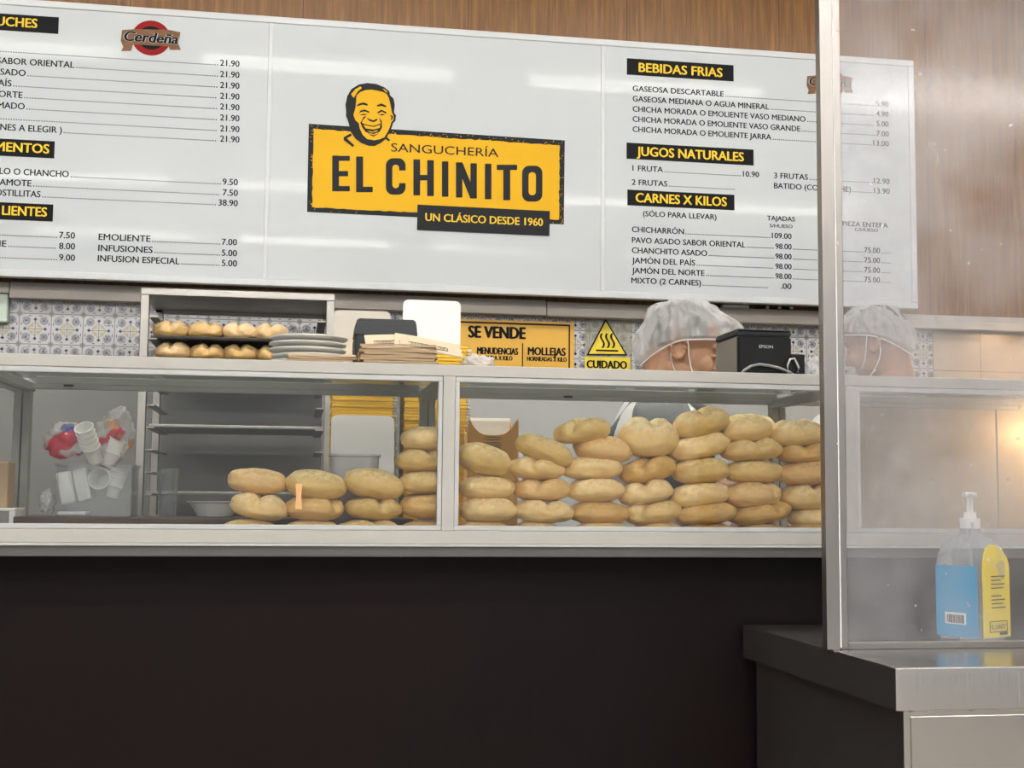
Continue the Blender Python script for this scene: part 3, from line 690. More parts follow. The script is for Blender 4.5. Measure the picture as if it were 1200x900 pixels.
COLS = [   # stack description, rolls from the top: px, py, half width, half height, tilt, kind, browned
 ('first stack from left, left bay', [(302, 565.5, 34, 16, 5, 'plain', 1), (304, 595, 33, 16, 9, 'split', 0), (292, 614, 31, 9, 0, 'long', 0)]),
 ('second stack from left, left bay', [(370, 570, 34, 18, 5, 'long', 0), (368, 597, 33, 15, 2, 'fold', 1), (366, 616, 31, 9, 0, 'plain', 0)]),
 ('third stack from left, left bay', [(438, 569, 34, 18, 8, 'long', 0), (438, 597, 32, 14, 2, 'split', 0), (432, 615, 37, 9, 0, 'split', 0)]),
 ('stack against middle post, left bay', [(502, 515.5, 31, 14.5, 0, 'plain', 0), (498, 541, 33, 14, 0, 'split', 0), (502, 566.5, 32, 14, 0, 'plain', 0), (503, 594.5, 33, 15, 0, 'long', 1), (503, 615, 32, 9, 0, 'plain', 1)]),
 ('first stack from left, right bay', [(566, 540, 31, 18, 14, 'plain', 0), (570, 572.5, 31, 14, 0, 'plain', 0), (572, 599, 32, 14, -2, 'long', 0), (565, 616, 32, 9, 0, 'plain', 0)]),
 ('second stack from left, right bay', [(637, 529, 33, 15, 20, 'plain', 0), (628, 550, 32, 13.5, 3, 'fold', 0), (635, 575, 32, 14, 0, 'fold', 1), (636, 600.5, 34, 13.5, 2, 'split', 0), (628, 616, 26, 9, 0, 'plain', 0)]),
 ('third stack from left, right bay', [(682, 506, 31, 14.5, -8, 'fold', 0), (707, 528, 32, 15.5, 5, 'fold', 1), (695, 549.5, 34, 14.5, -2, 'plain', 0), (698, 575.5, 31, 14, -2, 'long', 0), (702, 602, 33, 14, 0, 'plain', 1), (705, 617, 30, 9, 0, 'plain', 0)]),
 ('fourth stack from left, right bay', [(759.5, 513, 33, 21, 2, 'cap', 0), (759, 552, 32, 14.5, -12, 'fold', 1), (757, 578, 30, 14, -11, 'split', 0), (764, 602, 32, 14, -5, 'fold', 0), (772, 617, 28, 9, 0, 'plain', 1)]),
 ('fifth stack from left, right bay', [(821.5, 497, 31, 16, -15, 'split', 0), (819, 524.5, 34, 15, -13, 'fold', 0), (821, 553, 31, 15, -4, 'plain', 0), (819.5, 581, 33, 15, -6, 'plain', 0), (828, 603, 33, 12.5, -6, 'long', 1), (828, 618, 30, 9, 0, 'plain', 1)]),
 ('sixth stack from left, right bay', [(875, 504, 30, 16, -6, 'fold', 0), (880, 528.5, 33, 13, -4, 'split', 0), (883, 554, 32, 14, 0, 'plain', 0), (881, 581, 30, 15, -3, 'fold', 1), (890, 602, 33, 13, -8, 'split', 1), (891, 619, 27, 9, 0, 'plain', 0)]),
 ('stack beside the steel pole, right bay', [(931.5, 509.5, 30.5, 15.5, -4, 'split', 0), (943, 532.5, 31, 12.5, 0, 'split', 1), (944, 556, 34, 13, -2, 'fold', 1), (947, 583.5, 31, 15, 0, 'split', 0), (953, 608, 28, 12, 0, 'plain', 0), (953, 621, 28, 8, 0, 'plain', 0)]),
]
sd = 11
for stk, rolls in COLS:
    nr = len(rolls)
    for i, (px, py, hw, hh, tilt, kind, br) in enumerate(rolls):
        sd += 1; Yr = 2.676+.006*((sd*37) % 5-2)/2
        p = P(px, py, Yr); a = P(px+hw, py, Yr).x-p.x; c = a/hw*hh*1.02
        if i == nr-1: c = .021; p.z = 1.118+c*.93
        o = obj('bread_roll', roll_bm(a*1.04, .052, c*1.02, sd, kind), M['crustbrown' if br else 'crust'], smooth=True)
        o.location = p; o.rotation_euler = (0, rad(tilt), 0)
        pos = 'top one' if i == 0 else ('bottom one' if i == nr-1 else ordn[i]+' down')
        tag(o, '%s%s roll, %s, %s' % ('browned ' if br else '', look[kind].replace(' golden', '') if br else look[kind], pos, stk), 'bread roll', 'bread rolls in the glass case')

# ================================================================== STEEL COUNTER, SCREEN AND SANITISER (right)
kx, ky0, kz = .960, 1.982, .94
st = thing('steel_counter', 'stainless steel side counter with a thick hemmed top at lower right', 'counter', (1.7, 2.3, 0))
zb = P(1049, 834, ky0).z
b = MB().box((kx, ky0, zb), (3.2, 2.70, kz), .0025); wt = obj('worktop', b, [M['steelsmooth'], M['steeltop']], st)
for pf in wt.data.polygons:
    if pf.normal.z > .9: pf.material_index = 1
bx = P(1060, 880, 2.0).x
b = MB().box((bx, 2.002, .06), (3.15, 2.68, zb), .003); obj('body', b, M['steel'], st)
b = MB().box((bx+.012, 1.999, .1), (3.1, 2.003, zb-.011), .001); obj('front_panel', b, M['steel'], st)
b = MB()
for x in (1.09, 1.1, 1.19): pass
for px in (1067, 1138):
    q = P(px, 834.5, 1.99); b.ball((q.x, q.y, zb-.001), (.004, .004, .002), 8, 6)
obj('rivet', b, M['steel'], st)
for x in (bx+.05, 3.08):
    for y in (2.06, 2.62): obj('foot', MB().cyl((x, y, 0), (x, y, .06), .025), M['darkgrey'], st)

YP = 2.232
qx0 = P(966.6, 560, YP).x+.0005; qx1 = P(982.5, 560, YP).x
ss = thing('partition_screen', 'tall scratched clear screen in a steel frame standing on the steel counter', 'screen', (1.5, YP+.01, kz))
obj('post', MB().box((qx0, YP, kz), (qx1, YP+.021, 2.6), .0012), M['steelpost'], ss)
sx0 = qx1+.0026; sx1 = P(992, 560, YP).x; sz1 = P(1050, 752.5, YP).z; sz0 = P(1050, 760.5, YP).z
b = MB().box((sx0, YP+.002, sz0), (sx1, YP+.018, 2.58), .001); b.box((sx1, YP+.002, sz0), (2.5, YP+.018, sz1), .001)
b.box((sx1, YP+.002, 2.565), (2.5, YP+.018, 2.58), .001); b.box((2.5, YP+.002, sz0), (2.514, YP+.018, 2.58), .001)
obj('sash', b, M['steelpost'], ss)
obj('post_highlight', MB().box((qx1+.0001, YP+.001, kz+.004), (sx0-.0001, YP+.012, 2.58)), M['pump'], ss)  # white strip added as the bright highlight along the post edge
obj('far_post', MB().box((2.5155, YP, kz), (2.54, YP+.021, 2.6), .0012), M['steelpost'], ss)
obj('pane', MB().box((sx1-.003, YP+.008, sz1-.003), (2.503, YP+.012, 2.568)), M['acrylic'], ss)
b = MB()
for py in (35, 285, 520): q = P(981.5, py, YP); b.ball((q.x, YP-.0005, q.z), (.0022, .0015, .0022), 10, 6)
obj('screw', b, M['pump'], ss)
q = P(991, 758, YP); 

SX, SY = 1.328, 2.405
sb = thing('sanitizer_bottle', 'clear square pump bottle with blue and yellow labels behind the screen on the steel counter', 'bottle', (SX, SY, kz))
zs = P(1140, 640, SY).z; zt = P(1138, 612, SY).z; zp = P(1138, 577, SY).z
rotm = Matrix.Rotation(rad(-62), 4, 'Z')
hw = .0525
prof = [(.048, kz+.0006), (hw, kz+.006), (hw, zs-.035), (hw*.97, zs-.018), (hw*.86, zs), (hw*.62, zs+.013), (.019, zs+.020), (.016, zs+.024), (.016, zt)]
def bott(pr): return MB().lathe(pr, (SX, SY, 0), 48, 1, 1, 6, rotm)
obj('bottle_body', bott(prof), M['bottle'], sb, smooth=True)
b = MB().cyl((SX, SY, zt-.012), (SX, SY, zt+.008), .0195, .0195, 28); b.cyl((SX, SY, zt+.008), (SX, SY, zt+.020), .013, .011); b.cyl((SX, SY, zt+.018), (SX, SY, zp-.008), .0065)
obj('pump_collar', b, M['pump'], sb, smooth=True, auto=40)
b = MB().box((SX-.017, SY-.012, zp-.011), (SX+.018, SY+.012, zp), .004, 3); b.box((SX-.050, SY-.006, zp-.0085), (SX-.014, SY+.006, zp-.0015), .003)
b.xform(Matrix.Translation((SX, SY, 0)) @ Matrix.Rotation(rad(70), 4, 'Z') @ Matrix.Translation((-SX, -SY, 0)))
obj('pump_head', b, M['pump'], sb, smooth=True, auto=40)
obj('dip_tube', MB().cyl((SX, SY, kz+.02), (SX, SY, zt-.012), .003), M['frost'], sb)
base = Matrix.Translation((SX, SY, 0)) @ rotm
def on_face(ang):                                     # local x along the face, z up, y outwards toward the viewer (negative)
    return base @ Matrix.Rotation(ang, 4, 'Z')
fb = on_face(rad(0)); fy = on_face(rad(90))
zl1 = P(1128, 662, SY).z
b = MB().box((-.044, -hw-.0016, kz+.006), (.047, -hw-.0003, zl1)); b.xform(fb); bl = obj('blue_label', b, M['bluelabel'], sb); bl['label'] = 'blue label with barcode'
b = MB().box((-.024, -hw-.0022, kz+.030), (.022, -hw-.0014, kz+.052)); b.xform(fb); pn = obj('barcode_panel', b, M['white'], bl)
b = MB(); rb = random.Random(3); u = -.020
while u < .017:
    w = rb.choice((.0008, .0015, .0024)); b.box((u, -hw-.0027, kz+.032), (u+w, -hw-.0021, kz+.048)); u += w+rb.choice((.0009, .0015))
b.xform(fb); obj('barcode', b, M['logoblack'], bl)
pl = [(-.046, kz+.006)]+[(.047, kz+.006)]+[(.047*math.cos(a), zs-.045+.05*math.sin(a)) for a in [k*PI/12 for k in range(13)]]
b = MB()
pl2 = [(x*.98, z) for x, z in pl]
b.prism(pl2, -hw-.0016, -hw-.0003); 
for v in b.bm.verts:                                  # label bends in with the shoulder
    dz = v.co.z-(zs-.035)
    if dz > 0: v.co.y += min(.012, dz*dz*5)
b.xform(fy); yl = obj('yellow_label', b, M['yellowlabel'], sb); yl['label'] = 'yellow front label with black print'
b = MB()
def ln(s, x0, x1, z, cap): text(b, s, x0, x1, z, cap, -hw-.0024, .01)
ln('EL CHINITO', -.020, .028, kz+.022, .0085)
for x0, z0, x1, z1 in ((-.026, kz+.016, .034, kz+.0175), (-.026, kz+.036, .034, kz+.0375), (-.026, kz+.016, -.0245, kz+.0375), (.0325, kz+.016, .034, kz+.0375), (.008, kz+.010, .034, kz+.0155)):
    b.box((x0, -hw-.0026, z0), (x1, -hw-.0018, z1))
for k in range(9):
    if k == 4: continue
    z = kz+.062+k*.0075; x1 = (.03, .022, .028, .016)[k % 4]
    b.box((-.018, -hw-.0024, z), (x1, -hw-.0018, z+.002))
b.xform(fy); obj('label_print', b, M['logoblack'], yl)

# ================================================================== THINGS ON THE CASE TOP
ZT = 1.4692
# plates
pc = P(362, 400, 2.86); rp = (P(408, 395, 2.86).x-P(317, 395, 2.86).x)/2
npl = 6; pit = (P(362, 389.5, 2.86-rp).z-ZT)/(npl+.35)
pr0 = [(rp*.55, 0), (rp*.62, .0), (rp*.80, .007), (rp*.985, .0115), (rp, .014), (rp*.985, .0158), (rp*.80, .0115), (rp*.60, .0045), (0.0001, .0045)]
p0 = None
for k in range(npl):
    loc = (pc.x+random.Random(k).uniform(-.004, .004), 2.86, ZT+k*pit)
    lab = ('round grey-green plate topping the plate stack on the case' if k == npl-1 else 'round grey-green plate, %s from the top of the plate stack' % ordn[npl-1-k]) if k else 'round grey-green plate at the bottom of the plate stack'
    if p0 is None:
        p0 = obj('plate', MB().lathe(pr0, loc, 48), M['plate'], None, loc, True); tag(p0, lab, 'plate', 'plates stacked on the case')
    else: dup(p0, loc, lab)
# kraft paper bags
def bag(x0, x1, y0, y1, z, th, rot, seed, face, sag=0.):
    r = random.Random(seed); t = bmesh.new(); nx, ny = 14, 6; top = []; bot = []
    for j in range(ny+1):
        ra, rb_ = [], []
        for i in range(nx+1):
            x = x0+(x1-x0)*i/nx; y = y0+(y1-y0)*j/ny
            w = mnoise.noise(Vector((x*14+seed, y*14, seed*.37)))*.0012
            e = -sag*max(0, (i/nx-.75)/.25)**2
            jag = .0035 if (i == nx and j % 2) else 0
            ra.append(t.verts.new((x+jag, y, z+th+w+e))); rb_.append(t.verts.new((x+jag, y, z+w*.6+e)))
        top.append(ra); bot.append(rb_)
    for j in range(ny):
        for i in range(nx):
            t.faces.new((top[j][i], top[j][i+1], top[j+1][i+1], top[j+1][i])); t.faces.new((bot[j][i], bot[j+1][i], bot[j+1][i+1], bot[j][i+1]))
    for i in range(nx):
        t.faces.new((bot[0][i], bot[0][i+1], top[0][i+1], top[0][i])); t.faces.new((top[ny][i], top[ny][i+1], bot[ny][i+1], bot[ny][i]))
    for j in range(ny):
        t.faces.new((top[j][0], top[j+1][0], bot[j+1][0], bot[j][0])); t.faces.new((bot[j][nx], bot[j+1][nx], top[j+1][nx], top[j][nx]))
    c = Vector(((x0+x1)/2, (y0+y1)/2, z))
    mb = MB(); mb.join(t, Matrix.Translation(c) @ Matrix.Rotation(rad(rot), 4, 'Z') @ Matrix.Translation(-c))
    return obj('paper_bag', mb, face, None, c, True, 30)
bx0, bx1 = P(340, 420, 2.74).x, P(416, 420, 2.74).x
for k in range(5):
    o = bag(bx0-.01+.002*k, bx1-.003*(4-k), 2.66, 2.80, ZT+.0003+.0052*k, .0045, (0, 3, -2, 1, -3)[k], k+3, M['kraft'] if k < 4 else M['kraftlight'])
    tag(o, ['flat brown paper bag at the bottom of the low left pile', 'flat brown paper bag second from the bottom of the low left pile', 'flat brown paper bag in the middle of the low left pile', 'flat brown paper bag just under the top of the low left pile', 'pale paper bag topping the low pile left beside the plates'][k], 'paper bag', 'paper bags on the case')
cx0, cx1 = P(420, 415, 2.74).x, P(508, 415, 2.74).x
for k in range(9):
    o = bag(cx0+.002*(k % 3), cx1-.003*((k*2) % 4), 2.66, 2.80, ZT+.0003+.0056*k, .005, (1, -2, 2, 0, -1, 3, -2, 1, -4)[k], k+23, M['kraft'])
    tag(o, 'folded brown paper bag, layer %s up in the taller right pile' % ['one', 'two', 'three', 'four', 'five', 'six', 'seven', 'eight', 'nine'][k], 'paper bag', 'paper bags on the case')
def leaf(pa, pb, z0, lift, seed, lab):                 # printed bag lying tilted on the pile, near edge lower
    xA, xB = P(pa[0], pa[1], 2.72).x, P(pb[0], pb[1], 2.72).x
    o = bag(xA, xB, 2.655, 2.80, z0, .003, 0, seed, M['kraftlight'], 0)
    o.rotation_euler = (rad(17), rad(lift), rad(-2)); tag(o, lab, 'paper bag', 'paper bags on the case')
    c = Vector(o['_o']); L = xB-xA
    t = MB()
    for x0, y0, x1, y1 in ((-.3, -.045, .3, -.043), (-.3, -.012, .3, -.010), (-.3, -.045, -.29, -.01), (.29, -.045, .3, -.01)): t.box((L*x0, y0, .0038), (L*x1, y1, .0046))
    mm = Matrix(((-1, 0, 0, 0), (0, 0, -1, 0), (0, 1, 0, .0046), (0, 0, 0, 1)))
    text(t, 'EL CHINITO', -L*.25, L*.25, .016, .020, 0, .0, mm)
    p = obj('printed_logo', t, M['logoblack'], None); p.parent = o
zp9 = ZT+.0003+.0056*9
leaf((428, 408), (478, 402), zp9+.012, -3, 51, 'printed pale paper bag lying left on top of the right pile')
leaf((462, 408), (540, 418), zp9+.006, 9, 52, 'printed pale paper bag lying right on the pile, drooping over the yellow cartons')
# dark card box
o = P(452, 400, 2.92); bxa, bxb = P(416, 400, 2.9).x, P(489, 400, 2.9).x; zt1 = P(450, 372.5, 2.9).z
tb = thing('receipt_box', 'low dark grey box with a sloping lid behind the paper bags', 'box', (o.x, 2.95, ZT))
t = bmesh.new()
def loft(profs, mb):                                   # stacked rectangles x0,x1,y0,y1,z
    t = bmesh.new(); R = []
    for x0, x1, y0, y1, z in profs: R.append([t.verts.new(q) for q in ((x0, y0, z), (x1, y0, z), (x1, y1, z), (x0, y1, z))])
    for a, c in zip(R, R[1:]):
        for k in range(4): t.faces.new((a[k], a[(k+1) % 4], c[(k+1) % 4], c[k]))
    t.faces.new(list(reversed(R[0]))); t.faces.new(R[-1]); bmesh.ops.recalc_face_normals(t, faces=t.faces)
    bmesh.ops.bevel(t, geom=t.edges[:], offset=.003, segments=2, affect='EDGES'); mb.join(t); return mb
zm = P(450, 393.5, 2.9).z
obj('base', loft([(bxa, bxb, 2.9, 3.02, ZT), (bxa, bxb, 2.9, 3.02, zm-.001)], MB()), M['darkgrey'], tb)
obj('lid', loft([(bxa-.001, bxb+.001, 2.899, 3.021, zm), (bxa+.003, bxb-.002, 2.905, 3.02, zt1-.008), (bxa+.006, bxb-.004, 2.915, 3.01, zt1)], MB()), M['darkgrey'], tb)
# receipt printer
Yp = 2.75; pa, pb_ = P(864, 410, Yp).x, P(927.5, 410, Yp).x; zt2 = P(895, 385.5, Yp).z
rp_ = thing('receipt_printer', 'black receipt printer on the case in front of the worker', 'printer', ((pa+pb_)/2, Yp+.08, ZT))
b = loft([(pa, pb_, Yp+.002, Yp+.15, ZT), (pa, pb_, Yp+.002, Yp+.15, zt2-.017)], MB()); obj('body', b, M['taupe'], rp_)
b = loft([(pa, pb_+.001, Yp, Yp+.152, zt2-.016), (pa, pb_+.001, Yp, Yp+.152, zt2-.004), (pa+.002, pb_-.001, Yp+.004, Yp+.149, zt2)], MB()); obj('top_cover', b, M['darkgrey'], rp_)
b = loft([(pa+.001, pb_-.001, Yp-.003, Yp+.01, ZT+.001), (pa+.001, pb_-.001, Yp-.003, Yp+.01, zt2-.0175)], MB()); fp = obj('front_panel', b, M['blackplastic'], rp_)
b = MB(); q0, q1 = P(889, 408, Yp), P(905, 408, Yp); text(b, 'EPSON', q0.x, q1.x, q0.z, .0068, Yp-.0036, .02); obj('lettering', b, M['silver'], fp)
b = MB().box((pa+.002, Yp-.0032, zt2-.0035), (pb_-.002, Yp+.004, zt2-.0018)); obj('edge_highlight_strip', b, M['edge'], rp_)
kp = [P(*c, 2.735) for c in ((866, 441), (872, 434), (880, 429), (890, 427), (902, 428.5), (914, 431.5), (925, 436), (932, 441))]
tag(obj('cable', MB().tube(kp, .0032), M['cord'], smooth=True, origin=kp[0]), 'grey cable looping in front of the receipt printer', 'cable')
a0, a1 = P(926, 430, 2.74).x, P(943.5, 430, 2.74).x; za = P(935, 415, 2.74).z
ad = thing('power_adaptor', 'small black power adaptor with a tangled lead beside the receipt printer', 'adaptor', ((a0+a1)/2, 2.76, ZT))
obj('case', MB().box((a0, 2.74, ZT), (a1, 2.775, za), .003), M['blackplastic'], ad)
kp = [P(*c, 2.732) for c in ((924, 440), (923, 428), (926, 421), (931, 420), (934, 426), (936, 431), (935, 436))]
obj('lead', MB().tube(kp, .0024), M['silver'], ad, smooth=True)
# crumpled clear bags
def crumple(c, r, seed, amp=.35, u=40, v=24, freq=3.2):
    t = bmesh.new(); bmesh.ops.create_uvsphere(t, u_segments=u, v_segments=v, radius=1)
    off = Vector((seed*3.1, seed*1.7, seed*.9))
    for q in t.verts:
        n = q.co.copy(); k = 1+amp*mnoise.noise(n*freq+off)+amp*.5*mnoise.noise(n*freq*2.6+off)
        q.co = Vector((n.x*r[0]*k, n.y*r[1]*k, max(-r[2], n.z*r[2]*k)))+Vector(c)
    m = MB(); m.join(t); return m
q = P(953, 424, 2.76); o = obj('plastic_bag', crumple((q.x, q.y, ZT+.030), (.020, .02, .030), 5), M['filmplain'], None, (q.x, q.y, ZT), True); tag(o, 'crumpled clear plastic bag beside the power adaptor at the pole', 'plastic bag')
q = P(560, 420, 2.72); o = obj('plastic_bag', crumple((q.x, q.y, ZT+.018), (.036, .022, .018), 9, .45), M['filmplain'], None, (q.x, q.y, ZT), True); tag(o, 'crumpled clear plastic wrap on the case above the middle post', 'plastic bag')

# ================================================================== BACK OF THE WALL: SIGNS, SOCKET
YW = 4.692
def Wp(px, py): p = P(px, py, YW); return p.x, p.z
sv = thing('notice_board', 'flat yellow SE VENDE notice on the tiled wall', 'sign', (1.1, YW, 1.7))
x0, zt = Wp(540, 374.0); x1, _ = Wp(672.5, 377); zb_ = Wp(600, 446)[1]
x0 = Wp(520, 374)[0]
b = MB().box((x0, YW-.006, zb_), (x1, YW, zt)); obj('panel', b, M['signyellow'], sv)
b = MB(); fz = Wp(600, 379.5)[1]; fx = Wp(667.5, 400)[0]
b.box((x0, YW-.0072, fz-.003), (fx, YW-.0062, fz+.003)); b.box((fx-.005, YW-.0072, zb_), (fx, YW-.0062, fz)); dx = Wp(612, 410)[0]; b.box((dx-.002, YW-.0072, zb_), (dx+.002, YW-.0062, Wp(612, 402.5)[1]))
text(b, 'SE VENDE', Wp(549, 395)[0], Wp(615, 397)[0], Wp(549, 395.5)[1], .042, YW-.0072, .085)
text(b, 'MENUDENCIAS', Wp(559, 415)[0], Wp(606.5, 415)[0], Wp(559, 414.8)[1], .024, YW-.0072, .075)
text(b, 'CRUDA X KILO', Wp(565, 421)[0], Wp(600, 421)[0], Wp(565, 421.8)[1], .016, YW-.0072, .075)
text(b, 'MOLLEJAS', Wp(618.5, 415)[0], Wp(662, 416)[0], Wp(618.5, 416)[1], .028, YW-.0072, .075)
text(b, 'HORNEADAS X KILO', Wp(617.5, 423)[0], Wp(663.5, 423)[0], Wp(617.5, 423)[1], .016, YW-.0072, .075)
obj('lettering', b, M['black'], sv)
cu = thing('warning_sign', 'yellow triangular hot surface sign over a CUIDADO strip on the tiles', 'sign', (1.4, YW, 1.68))
xL, zT = Wp(685, 372); xR, zB = Wp(740.5, 433)
obj('backing_sheet', MB().box((xL, YW-.003, zB-.02), (xR, YW, zT)), M['clearsheet'], cu)
A, Bq, Cq = Wp(709.5, 373.5), Wp(687, 416.5), Wp(735, 416.8)
def shrink(k): gx, gz = (A[0]+Bq[0]+Cq[0])/3, (A[1]+Bq[1]+Cq[1])/3; return [(gx+(p[0]-gx)*k, gz+(p[1]-gz)*k) for p in (A, Bq, Cq)]
obj('triangle_border', MB().prism(shrink(1), YW-.0045, YW-.003), M['black'], cu); obj('triangle_field', MB().prism(shrink(.88), YW-.0055, YW-.0044), M['warnyellow'], cu)
b = MB(); zz = Wp(709, 411)[1]; b.box((Wp(698, 411)[0], YW-.0066, zz-.003), (Wp(724, 411)[0], YW-.0056, zz+.003))
for px in (705.5, 711.5, 717.5):
    pts = []; 
    for k in range(13):
        q = Wp(px, 0)[0]; s_ = k/12; z = Wp(px, 408-17*s_)[1]; w = .0028*(1-.5*s_)
        pts.append((P(px, 400, YW).x+.006*math.sin(s_*2*PI*.95), z))
    for (xa_, za_), (xb_, zb2) in zip(pts, pts[1:]): b.prism([(xa_-.0038, za_), (xa_+.0038, za_), (xb_+.0038, zb2), (xb_-.0038, zb2)], YW-.0066, YW-.0056)
obj('heat_symbol', b, M['black'], cu)
q0, q1 = Wp(685, 432), Wp(738, 419); q2 = Wp(700, 446)
obj('caution_strip', MB().box((q0[0], YW-.0045, q2[1]), (q1[0], YW-.003, Wp(700, 418.5)[1])), M['warnyellow'], cu)
b = MB(); text(b, 'CUIDADO', Wp(687.5, 431)[0], Wp(734, 431)[0], Wp(690, 431.2)[1], .028, YW-.0052, .08); obj('lettering', b, M['black'], cu)
x1, z1 = Wp(12.5, 340); z0 = Wp(0, 379)[1]
so = thing('wall_socket', 'beige double socket box on the tiled wall at the left edge', 'socket', (x1-.06, YW, (z0+z1)/2))
obj('plate', MB().box((x1-.12, 4.655, z0), (x1, 4.692, z1), .006, 3), M['socket'], so)
b = MB()
for py in (351, 363): q = Wp(-4, py); b.box((q[0]-.03, 4.650, q[1]-.014), (q[0]+.016, 4.656, q[1]+.014), .002)
obj('outlet', b, M['rail'], so)
q0, q1 = P(846, 361, 4.66), P(877, 356, 4.66)
o = obj('plastic_strip', MB().box((q0.x, 4.648, 1.9322), (q1.x, 4.680, 1.946), .004), M['white'], None, (q0.x, 4.66, 1.932)); tag(o, 'white flat plastic strip lying on the wall trunking above the worker', 'strip')
kp = [Vector((P(px, 360, 4.66).x, 4.655+.01*(k % 2), 1.936+.003*(k % 3))) for k, px in enumerate(range(884, 940, 7))]
o = thing('cable_bundle', 'black cables with pale plugs lying on the wall trunking near the pole', 'cable', tuple(kp[0]))
obj('cable', MB().tube(kp, .004), M['blackplastic'], o, smooth=True)
b = MB()
for k in (2, 4, 6): b.box((kp[k].x-.006, 4.642, 1.935), (kp[k].x+.006, 4.652, 1.944), .002)
obj('plug', b, M['white'], o)

# ================================================================== STEEL RACK WITH BREAD
Yk0, Yk1 = 4.10, 4.56
kxa, kxb = P(165, 345, Yk0).x, P(392.5, 350, Yk0).x; kzt = 1.845
rk = thing('bread_rack', 'steel baking rack with trays of bread behind the case', 'rack', ((kxa+kxb)/2, (Yk0+Yk1)/2, 0))
for x in (kxa, kxb-.026):
    for y in (Yk0, Yk1-.026): obj('upright', MB().box((x, y, .08), (x+.026, y+.026, kzt-.001), .002), M['racksteel'], rk)
b = MB().box((kxa, Yk0-.002, kzt-.022), (kxb, Yk0+.026, kzt), .002); b.box((kxa, Yk1-.026, kzt-.018), (kxb, Yk1, kzt), .002); b.box((kxa, Yk0+.02, kzt-.008), (kxb, Yk1, kzt-.002))
obj('top_frame', b, M['racksteel'], rk)
ztr = P(250, 398.5, Yk0+.02).z; slots = [ztr-.0685*k+.0685 for k in range(0, 18)]
b = MB()
for z in slots:
    if z < .2: continue
    b.box((kxa+.026, Yk0+.01, z-.004), (kxa+.052, Yk1-.01, z), .0005); b.box((kxb-.052, Yk0+.01, z-.004), (kxb-.026, Yk1-.01, z), .0005)
obj('tray_runner', b, M['racksteel'], rk)
for x in (kxa+.013, kxb-.013):
    for y in (Yk0+.013, Yk1-.013): obj('caster', MB().cyl((x-.012, y, .04), (x+.012, y, .04), .04), M['darkgrey'], rk, smooth=True, auto=40)
def tray(z, lab, m):
    b = MB().box((kxa+.032, Yk0+.015, z), (kxb-.032, Yk1-.03, z+.003)); 
    for lo, hi in (((kxa+.032, Yk0+.015), (kxb-.032, Yk0+.019)), ((kxa+.032, Yk1-.034), (kxb-.032, Yk1-.03)), ((kxa+.032, Yk0+.015), (kxa+.036, Yk1-.03)), ((kxb-.036, Yk0+.015), (kxb-.032, Yk1-.03))):
        b.box((lo[0], lo[1], z), (hi[0], hi[1], z+.009), .001)
    return tag(obj('baking_tray', b, m, None, ((kxa+kxb)/2, Yk0+.2, z)), lab, 'tray', 'baking trays in the rack')
tray(slots[1]+.0003, 'dark baking tray with rolls, topmost in the steel rack', M['tray']); tray(slots[2]+.0003, 'dark baking tray with rolls, second down in the steel rack', M['tray'])
tray(slots[5]+.0003, 'steel baking tray, third down in the rack seen through the glass', M['racksteel']); tray(slots[8]+.0003, 'steel baking tray low in the rack behind the tumbler', M['racksteel'])
sd = 300
for row_, pxs, zz, nm in ((0, (200, 241, 281, 318), slots[1]+.0035, 'upper'), (1, (204, 244, 283, 322), slots[2]+.0035, 'lower')):
    for i, px in enumerate(pxs):
        sd += 1; q = P(px, 390, Yk0+.08); r = .056
        o = obj('bread_roll', roll_bm(r, .055, .033, sd, 'split'), M['rackroll'], smooth=True); o.location = (q.x, Yk0+.085, zz+.0275)
        tag(o, 'two-lobed bread roll, %s from left on the %s rack tray' % (['first', 'second', 'third', 'fourth'][i], nm), 'bread roll', 'bread rolls on the rack trays')

# ================================================================== BACK LEDGE, CARTONS
lg0, lg1 = -.95, .60
lt = thing('work_table', 'narrow steel work table behind the display case', 'table', (0, 3.22, 0))
obj('table_top', MB().box((lg0, 3.065, 1.082), (lg1, 3.375, 1.112), .003), M['racksteel'], lt)
for x in (lg0+.02, lg1-.05):
    for y in (3.08, 3.335): obj('leg', MB().box((x, y, 0), (x+.03, y+.03, 1.082), .002), M['racksteel'], lt)
def carton_stack(px0, px1, yf, ztop, desc, edge, lid_h, lidm, ledge=.0):
    x0, x1 = P(px0, 470, yf).x, P(px1, 470, yf).x; pitch = .0078; n = int((ztop-1.112)/pitch); d = .14
    first = None; rr = random.Random(px0)
    for k in range(n):
        dx, dy = rr.uniform(-.0015, .0015), rr.uniform(-.001, .001)
        if first is None:
            first = thing('takeaway_carton', 'flat yellow takeaway carton nested in the %s stack' % desc, 'carton', (x0, yf, 1.1122), 'yellow cartons in the %s stack' % desc)
            b = MB().box((x0+ledge, yf, 1.1122), (x1, yf+d, 1.1192), .0012); b.box((x0+.002, yf+.0015, 1.119), (x1-.002, yf+d-.002, 1.1199))
            obj('carton_body', b, M['cartonyellow'], first)
            obj('side_edge', MB().box((x1+.0002, yf+.002, 1.1124), (x1+.010, yf+d-.002, 1.1196), .0015), M['cartonedge'], first)
        else: last = dup(first, (x0+dx, yf+dy, 1.1122+k*pitch))
    z0 = 1.1122+n*pitch
    t = thing('takeaway_carton', 'open carton with a %s upright lid topping the %s stack' % ('white' if lidm is M['white'] else 'cream', desc), 'carton', (x0, yf, z0))
    obj('carton_body', MB().box((x0, yf, z0), (x1, yf+d, z0+.006), .0018), M['cartonyellow'], t)
    b = MB().prism(roundrect(x0+.004, z0+.006, x1-.001, z0+.006+lid_h, .014), yf+d-.006, yf+d-.002); obj('lid', b, lidm, t)
zB = P(515, 406, 3.16).z
